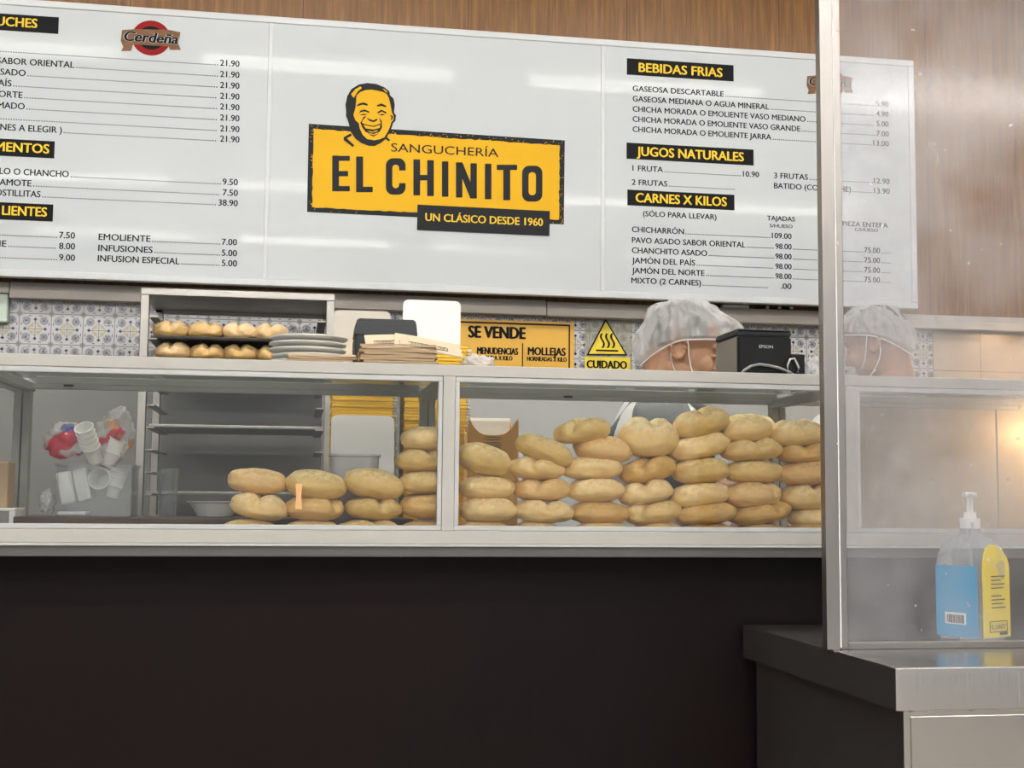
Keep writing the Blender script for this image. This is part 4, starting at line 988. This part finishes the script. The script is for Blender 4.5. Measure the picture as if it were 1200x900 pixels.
carton_stack(474, 547, 3.16, zB, 'right', 0, P(512, 351.5, 3.30).z-zB-.004, M['white'])
zC = P(430, 420, 3.18).z
carton_stack(389, 461, 3.18, zC, 'left', 0, P(430, 364, 3.32).z-zC-.004, M['creamcard'])
x0, x1 = P(388, 540, 3.09).x, P(463.5, 540, 3.09).x; z1 = P(425, 483, 3.09).z
b = MB().prism(roundrect(x0, 1.1125, x1, z1, .016), 0, .003); c0 = Vector(((x0+x1)/2, 0, 1.1125))
b.xform(Matrix.Translation((0, 3.105, 0)) @ Matrix.Translation(c0) @ Matrix.Rotation(rad(-9), 4, 'X') @ Matrix.Translation(-c0))
tag(obj('card_sheet', b, M['white'], None, (c0.x, 3.105, 1.1125)), 'white rounded card leaning against the left yellow carton stack', 'card')
# kraft trays with scooped sides
fx0, fx1 = P(548, 500, 3.10).x, P(607, 500, 3.10).x
def kraft_tray(z):
    t = thing('takeaway_tray', 'kraft takeaway tray nested in the stack behind the right bay', 'tray', (fx0, 3.10, z), 'kraft trays behind the right bay')
    d = .11; b = MB(); w = .0012
    prof = [(3.10+d*k/10, z+.006+.046*(k/10)**2.2) for k in range(11)]
    for x in (fx0, fx1-w):
        tt = bmesh.new(); a = [tt.verts.new((x+dx, 3.10, z)) for dx in (0, w)]; 
        lo0 = tt.verts.new((x, 3.10+d, z)); 
        tt.free(); pts = [(3.10, z)]+[(y, zz) for y, zz in prof]+[(3.10+d, z)]
        tt = bmesh.new(); A_ = [tt.verts.new((x, y, zz)) for y, zz in pts]; B_ = [tt.verts.new((x+w, y, zz)) for y, zz in pts]; n = len(pts)
        tt.faces.new(A_); tt.faces.new(list(reversed(B_)))
        for k in range(n): tt.faces.new((A_[k], B_[k], B_[(k+1) % n], A_[(k+1) % n]))
        b.join(tt)
    b.box((fx0+w, 3.10, z), (fx1-w, 3.10+d, z+w))
    tt = bmesh.new(); ng = 20; F_ = []; G_ = []
    for k in range(ng+1):
        u = k/ng*2-1; x = fx0+w+(fx1-fx0-2*w)*k/ng; h = .004+.044*abs(u)**3.2
        F_.append([tt.verts.new((x, 3.10+oy, z)) for oy in (0, w)]); G_.append([tt.verts.new((x, 3.10+oy-h*.30, z+h)) for oy in (0, w)])
    for k in range(ng):
        for m_ in (0, 1): tt.faces.new((F_[k][m_], F_[k+1][m_], G_[k+1][m_], G_[k][m_]))
        tt.faces.new((G_[k][0], G_[k+1][0], G_[k+1][1], G_[k][1]))
    b.join(tt)
    obj('tray_body', b, M['kraftcard'], t)
    obj('inner_panel', MB().box((fx0+.002, 3.10+d-.0035, z+.002), (fx1-.002, 3.10+d-.0022, z+.052)), M['white'], t)
    return t
ztopA = P(578, 508, 3.10).z
nA = int((ztopA-1.112)/.0062); tA = kraft_tray(1.1122)
for k in range(1, nA):
    q = dup(tA, (fx0+random.Random(k).uniform(-.001, .001), 3.10, 1.1122+k*.0062))
q['label'] = 'topmost kraft takeaway tray with a bare white inner panel, behind the right bay'; del q['group']

# ================================================================== LEFT BAY CONTENTS
bw = P(16, 605, 2.82).x; o = obj('base_board', MB().box((bw, 2.815, 1.118), (.262, 3.0, 1.160), .003), M['brown'], None, (0, 2.9, 1.118)); tag(o, 'long worn brown wooden board along the floor of the left bay', 'board')
ZB = 1.1602
# clear bin
ba, bb_ = P(66.5, 580, 2.85).x, P(154, 580, 2.85).x; zbt = P(110, 545, 2.85).z
cb = thing('storage_bin', 'clear plastic bin full of white cups in the left bay', 'bin', ((ba+bb_)/2, 2.9, ZB))
b = MB(); w = .002
b.box((ba, 2.845, ZB), (bb_, 2.975, ZB+w)); b.box((ba, 2.845, ZB), (bb_, 2.845+w, zbt)); b.box((ba, 2.973, ZB), (bb_, 2.975, zbt)); b.box((ba, 2.847, ZB), (ba+w, 2.973, zbt)); b.box((bb_-w, 2.847, ZB), (bb_, 2.973, zbt))
obj('bin_body', b, M['clearplastic'], cb)
b = MB(); b.box((ba-.004, 2.840, zbt-.003), (bb_+.004, 2.845, zbt+.002), .001); b.box((ba-.004, 2.845, zbt-.003), (ba, 2.978, zbt+.002), .001); b.box((bb_, 2.845, zbt-.003), (bb_+.004, 2.978, zbt+.002), .001)
obj('rim', b, M['clearplastic'], cb)
def cup_stack(name, c, axis, r, L, lab, n=5, grp='cups in the left bay'):
    c = Vector(c); ax = Vector(axis).normalized()
    m = Matrix.Translation(c) @ ax.to_track_quat('Z', 'Y').to_matrix().to_4x4()
    t = MB(); pr = [(r*.72, 0), (r*.78, L*.25)]
    for k in range(n): z = L*.3+L*.7*(k+1)/n; pr += [(r*.97, z-L*.03), (r*1.04, z-L*.015), (r*1.04, z), (r*.97, z+.0001)]
    pr += [(r*.93, L-.001), (r*.72, L-.06*min(1, L/.08)), (.0001, L-.061*min(1, L/.08))]
    t.lathe(pr, (0, 0, 0), 28, 1, 1, 2, None); t.xform(m)
    return tag(obj(name, t, M['cupplastic'], None, c, True, 40), lab, 'cups', grp)
q = P(99, 501, 2.815); q2 = P(112, 540, 2.86)
d = (q-q2); d.y = -.055
cup_stack('cup_stack', q2, d, .0195, d.length, 'white plastic cup stack poking open end up from the red printed wrap')
q = P(119, 561, 2.87); cup_stack('cup_stack', (q.x+.004, 2.935, q.z-.006), (-.15, -1, .1), .0225, .065, 'white cups facing outwards in the middle of the clear bin', 4)
q = P(131, 583, 2.88); q2 = P(141, 552, 2.89); cup_stack('cup_stack', (q.x, 2.885, max(q.z, ZB+.022)), (q2.x-q.x, .0, q2.z-q.z), .019, .062, 'ribbed white cup stack leaning in the right end of the clear bin', 7)
q = P(124, 545, 2.90); q2 = P(140, 512, 2.89); cup_stack('cup_stack', q, (q2.x-q.x, -.01, q2.z-q.z), .021, .062, 'white cup stack leaning out of the clear bin under the upper wrap', 3)
for k, (px, py, a, lab) in enumerate(((80, 572, 12, 'white boxed cup pack tilted at the left end of the clear bin'), (97, 568, 14, 'white boxed cup pack beside the leftmost one in the clear bin'))):
    q = P(px, py, 2.89); b = MB().box((-.0145, -.03, -.034), (.0145, .03, .034), .005, 3); b.xform(Matrix.Rotation(rad(-a), 4, 'Y'))
    o = obj('cup_pack', b, M['cupplastic'], None, None, True, 40); o.location = (q.x, 2.88+.02*k, max(q.z, ZB+.042)); tag(o, lab, 'pack', 'packs in the clear bin')
q0, q1 = P(70, 597, 2.88), P(103, 591, 2.88)
o = obj('flat_carton', MB().box((q0.x, 2.856, ZB+.0025), (q1.x, 2.93, ZB+.010), .003), M['cupplastic'], None, (q0.x, 2.88, ZB+.0025)); tag(o, 'flat white piece lying on the bottom of the clear bin', 'packaging')
def blob(name, cpx, cpy, rx, rz, y, rot, seed, m, lab, amp=.22):
    q = P(cpx, cpy, y); k = P(cpx+1, cpy, y).x-q.x
    b = crumple((0, 0, 0), (rx*k, .035, rz*k), seed, amp, 56, 36, 2.2); b.xform(Matrix.Rotation(rad(rot), 4, 'Y'))
    o = obj(name, b, m, None, None, True); o.location = q; return tag(o, lab, 'wrapped cups', 'printed wraps of cups')
blob('cup_wrap', 78, 516, 27, 22, 2.89, -10, 2, M['filmred'], 'crumpled red and blue printed wrap of cups resting on the bin rim at left')
blob('cup_wrap', 131, 514, 23, 36, 2.91, 20, 7, M['filmclear'], 'crumpled clear wrap with red and orange print standing at the right of the bin')
blob('plastic_wrap', 56, 588, 9, 15, 2.90, 0, 12, M['filmplain'], 'crumpled clear wrap between the rear post and the bin', .3)
# tumbler, steel dish, frosted tub, orange strip
q = P(196, 596, 2.90); hg = P(196, 549, 2.90).z-ZB
g = MB().lathe([(.017, 0), (.0185, .002), (.023, hg), (.0215, hg), (.0172, .008), (.0001, .007)], (q.x, 2.9, ZB), 32); tag(obj('drinking_glass', g, M['tumbler'], None, (q.x, 2.9, ZB), True, 40), 'tall clear tumbler on the brown board behind the left bay glass', 'glass')
q = P(252, 596, 2.92); rw = P(278, 596, 2.92).x-q.x
g = MB().lathe([(rw*.6, 0), (rw*.66, .001), (rw*.96, .030), (rw*1.06, .032), (rw*1.06, .0335), (rw*.95, .0318), (rw*.64, .003), (.0001, .0025)], (q.x, 2.92, ZB), 40, 1.2, 1.0); tag(obj('steel_dish', g, M['sash'], None, (q.x, 2.92, ZB), True, 40), 'shallow steel dish behind the leftmost rolls', 'dish')
q = P(414, 600, 2.86); w0 = (P(443, 540, 2.86).x-P(386, 540, 2.86).x)/2; hz = P(414, 534, 2.86).z-1.1182
o = obj('plastic_tub', MB().lathe([(w0*.84, 0), (w0*.86, .002), (w0*.98, hz-.006), (w0*1.04, hz-.005), (w0*1.04, hz), (w0*.96, hz), (w0*.82, .004), (.0001, .0035)], (0, 0, 0), 40, 1, .7, 3.2), M['frost'], smooth=True, auto=40); o.location = (P(415, 560, 2.77).x, 2.772, 1.1182)
tag(o, 'frosted grey plastic tub between the rolls and the white card', 'tub')
q0, q1 = P(346.5, 567, 2.606), P(353.5, 596.5, 2.606)
o = obj('orange_strip', MB().prism([(q0.x, q0.z), (q1.x, q0.z+.0004), (q1.x-.0014, (q0.z+q1.z)/2), (q1.x+.0006, q1.z), (q0.x-.0002, q1.z), (q0.x+.0018, (q0.z+q1.z)/2)], Y0+.0070, Y0+.0079), M['orange'], None, (q0.x, Y0+.0075, q1.z)); tag(o, 'short orange strip on the left bay glass', 'tape')  # flat orange strip set on the front glass
# far-left bay: white bracket stand, paper, carton
q = P(20, 597, 2.85); q1 = P(21, 611, 2.80)
wbk = thing('white_stand', 'small white stand in the far left bay', 'stand', (q.x-.1, 2.86, 1.118))
b = MB().box((q.x-.2, 2.83, q.z-.003), (q.x, 2.93, q.z+.003), .001); obj('shelf', b, M['white'], wbk)
for x in (q.x-.012, q.x-.19): obj('leg', MB().box((x, 2.832, 1.118), (x+.012, 2.928, q.z-.003), .001), M['white'], wbk)
q = P(5, 505, 2.95); q1 = P(5, 537, 2.95)
zc0 = P(20, 597, 2.85).z+.0035
bx_ = obj('cardboard_box', MB().box((q.x-.17, 2.85, zc0), (P(12, 560, 2.87).x, 2.92, P(5, 541, 2.87).z), .002), M['kraft'], None, (q.x-.1, 2.88, zc0)); tag(bx_, 'brown cardboard box on the white stand at the left edge', 'box')

# ================================================================== PEOPLE
def remesh(mb, vox, sm=3):
    me = bpy.data.meshes.new('tmp'); mb.bm.to_mesh(me); mb.bm.free(); o = bpy.data.objects.new('tmp', me); COL.objects.link(o)
    r = o.modifiers.new('r', 'REMESH'); r.mode = 'VOXEL'; r.voxel_size = vox
    s_ = o.modifiers.new('s', 'SMOOTH'); s_.factor = .5; s_.iterations = sm
    bpy.context.view_layer.update(); out = bpy.data.meshes.new_from_object(o.evaluated_get(bpy.context.evaluated_depsgraph_get()))
    bpy.data.objects.remove(o); bpy.data.meshes.remove(me)
    t = bmesh.new(); t.from_mesh(out); bpy.data.meshes.remove(out); return t
def limb(mb, pts, rs):
    for (p, r), (q, s_) in zip(zip(pts, rs), zip(pts[1:], rs[1:])):
        mb.cyl(p, q, r, s_, 16)
    for p, r in zip(pts, rs): mb.ball(p, r*1.0, 16, 10)
def head_bm(mb, H):
    """head around the ear axis; +x is the face"""
    def B(c, r, rot=None): mb.ball(H @ Vector(c), r, 28, 18, H.to_3x3().to_4x4() if rot is None else H.to_3x3().to_4x4() @ rot)
    B((-.002, 0, .040), (.097, .0745, .084)); B((.032, 0, -.022), (.066, .0625, .085)); B((.050, 0, -.078), (.040, .042, .034))
    B((.086, 0, .022), (.012, .045, .012)); B((.098, 0, -.012), (.011, .0095, .026), Matrix.Rotation(rad(-18), 4, 'Y')); B((.106, 0, -.030), (.0115, .0125, .010))
    for s_ in (-1, 1):
        B((.099, s_*.012, -.033), (.009, .0075, .0075)); B((.066, s_*.042, -.030), (.030, .016, .026)); B((.0865, s_*.031, .001), (.0095, .0125, .0065)); B((.015, s_*.052, -.062), (.042, .014, .026))
        for k in range(16):                            # ear: rim, inner fold and lobe
            a = 2*PI*k/16+.3; B((-.008+.0195*math.cos(a)-.006*math.sin(a), s_*(.0800+.0075*(1-math.cos(a))), -.001+.0345*math.sin(a)), .0052)
        for k in range(8):
            a = PI*.15+PI*k/8; B((-.007+.010*math.cos(a), s_*.083, .002+.020*math.sin(a)), .0036)
        B((-.008, s_*.0755, -.002), (.018, .004, .030)); B((-.003, s_*.081, -.031), (.009, .0055, .010)); B((.009, s_*.077, -.006), (.004, .005, .007))
    B((.094, 0, -.057), (.011, .021, .006)); B((.092, 0, -.067), (.010, .018, .006))
def hand(mb, w, d, n, side):
    """wrist w, finger direction d, palm normal n"""
    d = Vector(d).normalized(); n = (Vector(n)-Vector(n).dot(d)*d).normalized(); s_ = d.cross(n)*side; w = Vector(w)
    for k in range(4):
        o_ = s_*(-.028+.019*k); base_ = w+d*.085+o_; limb(mb, [w+d*.012+o_*.55, base_], [.014, .0115])
        L = (.068, .076, .071, .056)[k]; p1 = base_+d*L*.45+n*.004; p2 = p1+(d*.8+n*.6)*L*.33; p3 = p2+(d*.45+n*.9)*L*.27
        limb(mb, [base_, p1, p2, p3], [.0095, .0088, .008, .007])
    t1 = w+d*.035-s_*.034+n*.010; t2 = t1+(d*.6-s_*.55+n*.45)*.036; t3 = t2+(d*.9-s_*.1+n*.4)*.028; limb(mb, [w+d*.012-s_*.012, t1, t2, t3], [.014, .0125, .0105, .0085])
def net_bm(H, cx, A_, B_, ztop, zr, floppy=0., seed=1):
    t = bmesh.new(); nu, nv = 190, 52; rings = []
    for j in range(nv+1):
        f = j/nv; ring_ = []
        for i in range(nu):
            a = 2*PI*i/nu; ca, sa = math.cos(a), math.sin(a)
            z0 = zr(ca); hc = math.cos(f*PI/2)**.5*(1+.10*math.sin(min(1, f*2.2)*PI)); z = z0+(ztop-z0)*math.sin(f*PI/2)
            x = cx+A_*ca*hc; y = B_*sa*hc
            if floppy and ca > 0: x += floppy*ca**3*math.sin(min(1, f*1.7)*PI); z -= floppy*.35*ca**3*math.sin(min(1, f*1.7)*PI)
            rg = abs(mnoise.noise(Vector((ca*2.6+seed, sa*2.6, f*2.2+seed*.3))))+.6*abs(mnoise.noise(Vector((ca*6, sa*6+seed, f*4.5))))
            w = (1-f)**2*.0030*math.sin(a*34+seed)+.0125-.026*rg*min(1, f*5)+.0045*mnoise.noise(Vector((ca*3+seed, sa*3, f*3)))+.0035*mnoise.noise(Vector((ca*9, sa*9+seed, f*5)))
            if f < .03: w = 0
            ring_.append(t.verts.new(H @ Vector((x+ca*w, y+sa*w, z+.6*w*f))))
            if j == nv: break
        rings.append(ring_)
    for a, c in zip(rings[:-2], rings[1:-1]):
        for k in range(nu): t.faces.new((a[k], a[(k+1) % nu], c[(k+1) % nu], c[k]))
    a = rings[-2]; top = rings[-1][0]
    for k in range(nu): t.faces.new((a[k], a[(k+1) % nu], top))
    return t, [v.co.copy() for v in rings[0]]
def person(name, label, hc, face, tilt, base_xy, lean, skin, vox, netargs, arms, hipz=.92, mask=True, grey_sleeve=True):
    """hc: ear-axis point; face: heading of the face; base_xy: where the feet stand"""
    root = thing(name, label, 'person', (base_xy[0], base_xy[1], 0))
    R = Matrix.Rotation(face, 4, 'Z'); H = Matrix.Translation(hc) @ R @ Matrix.Rotation(rad(tilt), 4, 'Y') @ Matrix.Scale(1.05, 4); HN = Matrix.Translation(hc) @ R
    fx_ = (R @ Vector((1, 0, 0))); sd_ = (R @ Vector((0, 1, 0)))
    b3 = Vector((base_xy[0], base_xy[1], 0)); hip = b3+Vector((0, 0, hipz)); nb = hc+fx_*-.055+Vector((0, 0, -.135)); ch = nb*.72+hip*.28; ch += fx_*.01
    mb = MB(); head_bm(mb, H)
    limb(mb, [H @ Vector((-.022, 0, -.03)), nb], [.060, .064])
    up = (nb-hip).normalized(); q = Matrix((fx_, sd_, fx_.cross(sd_))).transposed().to_4x4()
    mb.ball(ch, (.125, .17, .19), 28, 18, q); mb.ball(hip*.55+ch*.45, (.115, .15, .17), 24, 16, q); mb.ball(hip, (.125, .165, .14), 24, 16, q)
    sh = [nb+sd_*s_*.175+Vector((0, 0, -.065)) for s_ in (-1, 1)]
    for s_, p in zip((-1, 1), sh): limb(mb, [nb+Vector((0, 0, -.01)), p], [.060, .062])
    for s_, p, (el, wr) in zip((-1, 1), sh, arms):
        limb(mb, [p, el, wr], [.056, .044, .029]); dd = (wr-el).normalized(); hand(mb, wr, dd, Vector((0, 0, -1))+sd_*-.2*s_, s_)
    for s_ in (-1, 1):
        h_ = hip+sd_*s_*.085; kn = b3+sd_*s_*.09+Vector((0, 0, .48))+fx_*.02; an = b3+sd_*s_*.09+Vector((0, 0, .09))-fx_*.02
        limb(mb, [h_, kn, an], [.088, .058, .040]); limb(mb, [an+Vector((0, 0, -.045)), an+fx_*.15+Vector((0, 0, -.055))], [.038, .032])
    o = obj('body', remesh(mb, vox), skin, root, None, True)
    # clothes
    c = MB(); c.ball(ch, (.14, .185, .20), 32, 20, q); c.ball(hip*.55+ch*.45, (.132, .168, .19), 28, 18, q); c.ball(hip+Vector((0, 0, .04)), (.142, .182, .13), 28, 18, q)
    for s_, p, (el, wr) in zip((-1, 1), sh, arms):
        limb(c, [nb+sd_*s_*.06+Vector((0, 0, -.045)), p], [.058, .072]); limb(c, [p, p*.25+el*.75], [.072, .064])
    t = remesh(c, .010, 4)
    for v in t.verts: v.co += Vector((mnoise.noise(v.co*9), mnoise.noise(v.co*9+Vector((5, 0, 0))), mnoise.noise(v.co*7)))*.006
    obj('shirt', t, M['shirt'], root, None, True)
    for s_, p, (el, wr) in zip((-1, 1), sh, arms):
        c = MB(); limb(c, [nb+sd_*s_*.10+Vector((0, 0, -.05)), p], [.060, .078]); limb(c, [p, p*.3+el*.7], [.078, .069])
        obj('sleeve', remesh(c, .009, 4), M['sleeve'] if (s_ == -1 and grey_sleeve) else M['shirt'], root, None, True)
    c = MB(); c.ball(hip-Vector((0, 0, .02)), (.135, .175, .13), 24, 16, q)
    for s_ in (-1, 1):
        h_ = hip+sd_*s_*.085; kn = b3+sd_*s_*.09+Vector((0, 0, .48))+fx_*.02; an = b3+sd_*s_*.09+Vector((0, 0, .09))-fx_*.02; limb(c, [h_, kn, an], [.100, .072, .060])
    obj('trousers', remesh(c, .012), M['trousers'], root, None, True)
    for s_ in (-1, 1):
        an = b3+sd_*s_*.09+fx_*.05; c = MB(); c.ball(an+Vector((0, 0, .045)), (.15, .055, .045), 20, 12, q)
        for v in c.bm.verts: v.co.z = max(0.0, v.co.z)
        obj('shoe', c, M['shoe'], root, None, True)
    # apron bib and straps
    c = MB(); t = bmesh.new(); n_ = 14; rows = []
    for j in range(13):
        z = hip.z-.25+(ch.z+.10-hip.z+.25)*j/12; cen = hip+(nb-hip)*max(0, min(1, (z-hip.z)/(nb.z-hip.z))); w = .62 if j < 8 else .62-.05*(j-7)
        rows.append([t.verts.new((cen.x, cen.y, z)+Vector() if False else Vector((cen.x, cen.y, z))+fx_*.158*math.cos(w*2*(i/n_-.5)*1.6)+sd_*.20*math.sin(w*2*(i/n_-.5)*1.6)) for i in range(n_+1)])
    for a, e in zip(rows, rows[1:]):
        for k in range(n_): t.faces.new((a[k], a[k+1], e[k+1], e[k]))
    bmesh.ops.solidify(t, geom=t.faces[:], thickness=.003); c.join(t)
    for s_ in (-1, 1):
        e = ch+sd_*s_*.07
        c.tube([e+fx_*.15+Vector((0, 0, .10)), nb+sd_*s_*.085+fx_*.07+Vector((0, 0, -.01)), nb+sd_*s_*.08-fx_*.06+Vector((0, 0, -.005)), ch+sd_*s_*.05-fx_*.155+Vector((0, 0, .02)), ch-sd_*s_*.10-fx_*.14-Vector((0, 0, .16))], .013, 8)
    obj('apron', c, M['apron'], root, None, True)
    # hair, net, mask
    t = bmesh.new(); bmesh.ops.create_uvsphere(t, u_segments=40, v_segments=26, radius=1)
    for v in t.verts: v.co = Vector((v.co.x*.0980-.002, v.co.y*.0770, v.co.z*.0850+.039))
    kill = [v for v in t.verts if (v.co.z < -.005-.25*v.co.x and v.co.x > -.03) or (v.co.x > .062 and v.co.z < .072) or v.co.z < -.034 or ((HN.inverted() @ H @ v.co).z < .016+min(0, (HN.inverted() @ H @ v.co).x*.5))]
    bmesh.ops.delete(t, geom=kill, context='VERTS'); t.transform(H); obj('hair', t, M['hair'], root, None, True)
    net, rim = net_bm(HN, *netargs); no = obj('hairnet', net, M['net'], root, None, True)
    obj('elastic_rim', MB().tube(rim+rim[:1], .0022, 6), M['elastic'], no, smooth=True)
    if mask:
        t = bmesh.new(); rows = []
        for j in range(9):
            z = -.055-.060*j/8; rows.append([])
            for i in range(17):
                a = (i/16-.5)*2*1.15; x = .045+.072*math.cos(a)+.010*math.cos(a)*math.sin(j/8*PI); rows[-1].append(t.verts.new(H @ Vector((x-.012*(j/8), .066*math.sin(a)*(1-.25*j/8), z))))
        for a, e in zip(rows, rows[1:]):
            for k in range(16): t.faces.new((a[k], a[k+1], e[k+1], e[k]))
        bmesh.ops.solidify(t, geom=t.faces[:], thickness=.002); mk = obj('face_mask', t, M['elastic'], root, None, True)
        for s_ in (-1, 1):
            L1 = [H @ Vector(p) for p in ((.009, s_*.081, .024), (.017, s_*.0775, .006), (.026, s_*.074, -.020), (.038, s_*.069, -.045), (.055, s_*.064, -.068))]
            L2 = [H @ Vector(p) for p in ((-.020, s_*.0825, -.024), (-.016, s_*.076, -.038), (-.004, s_*.071, -.058), (.020, s_*.067, -.085), (.045, s_*.058, -.102))]
            L3 = [H @ Vector(p) for p in ((.009, s_*.081, .024), (-.004, s_*.084, .033), (-.020, s_*.088, .024), (-.027, s_*.090, 0), (-.020, s_*.0825, -.024))]
            b = MB(); b.tube(L1, .0019, 6); b.tube(L2, .0019, 6); b.tube(L3, .0015, 6); obj('ear_loop', b, M['elastic'], mk, smooth=True)
    return root
hc = P(797.5, 404.5, 3.30); hc = Vector((hc.x+.021, 3.378, P(797.5, 404.5, 3.30).z))
zr1 = lambda ca: (.012+.006*ca if ca > 0 else .012+.062*ca*abs(ca)**.6)
Zv = Vector
person('person', 'worker in clear hairnet, mask loops and white shirt bending behind the receipt printer', hc, rad(-14), 16, (hc.x-.09, 3.40), 0, M['skin'], .0034,
       (.012, .120, .097, .126, zr1, .030, 3), [(Zv((hc.x-.02, 3.17, 1.235)), Zv((hc.x+.21, 3.13, 1.20))), (Zv((hc.x+.02, 3.60, 1.235)), Zv((hc.x+.24, 3.44, 1.16)))])
h2 = P(1030, 404, 3.95)
zr2 = lambda ca: (.020+.012*ca if ca > 0 else .020+.055*ca*abs(ca)**.6)
person('person', 'worker in hairnet and white shirt seen through the hazy screen', Vector((h2.x, 3.95, h2.z)), rad(140), 14, (h2.x-.06, 3.95), 0, M['skin2'], .006,
       (.010, .112, .098, .122, zr2, .0, 8), [(Zv((h2.x-.02, 4.24, 1.25)), Zv((h2.x-.22, 4.22, 1.2))), (Zv((h2.x-.33, 3.76, 1.37)), Zv((h2.x-.47, 3.80, 1.21)))], .95, True, False)
bpy.data.objects.remove(_co)
for o in bpy.data.objects:
    if '_o' in o: del o['_o']
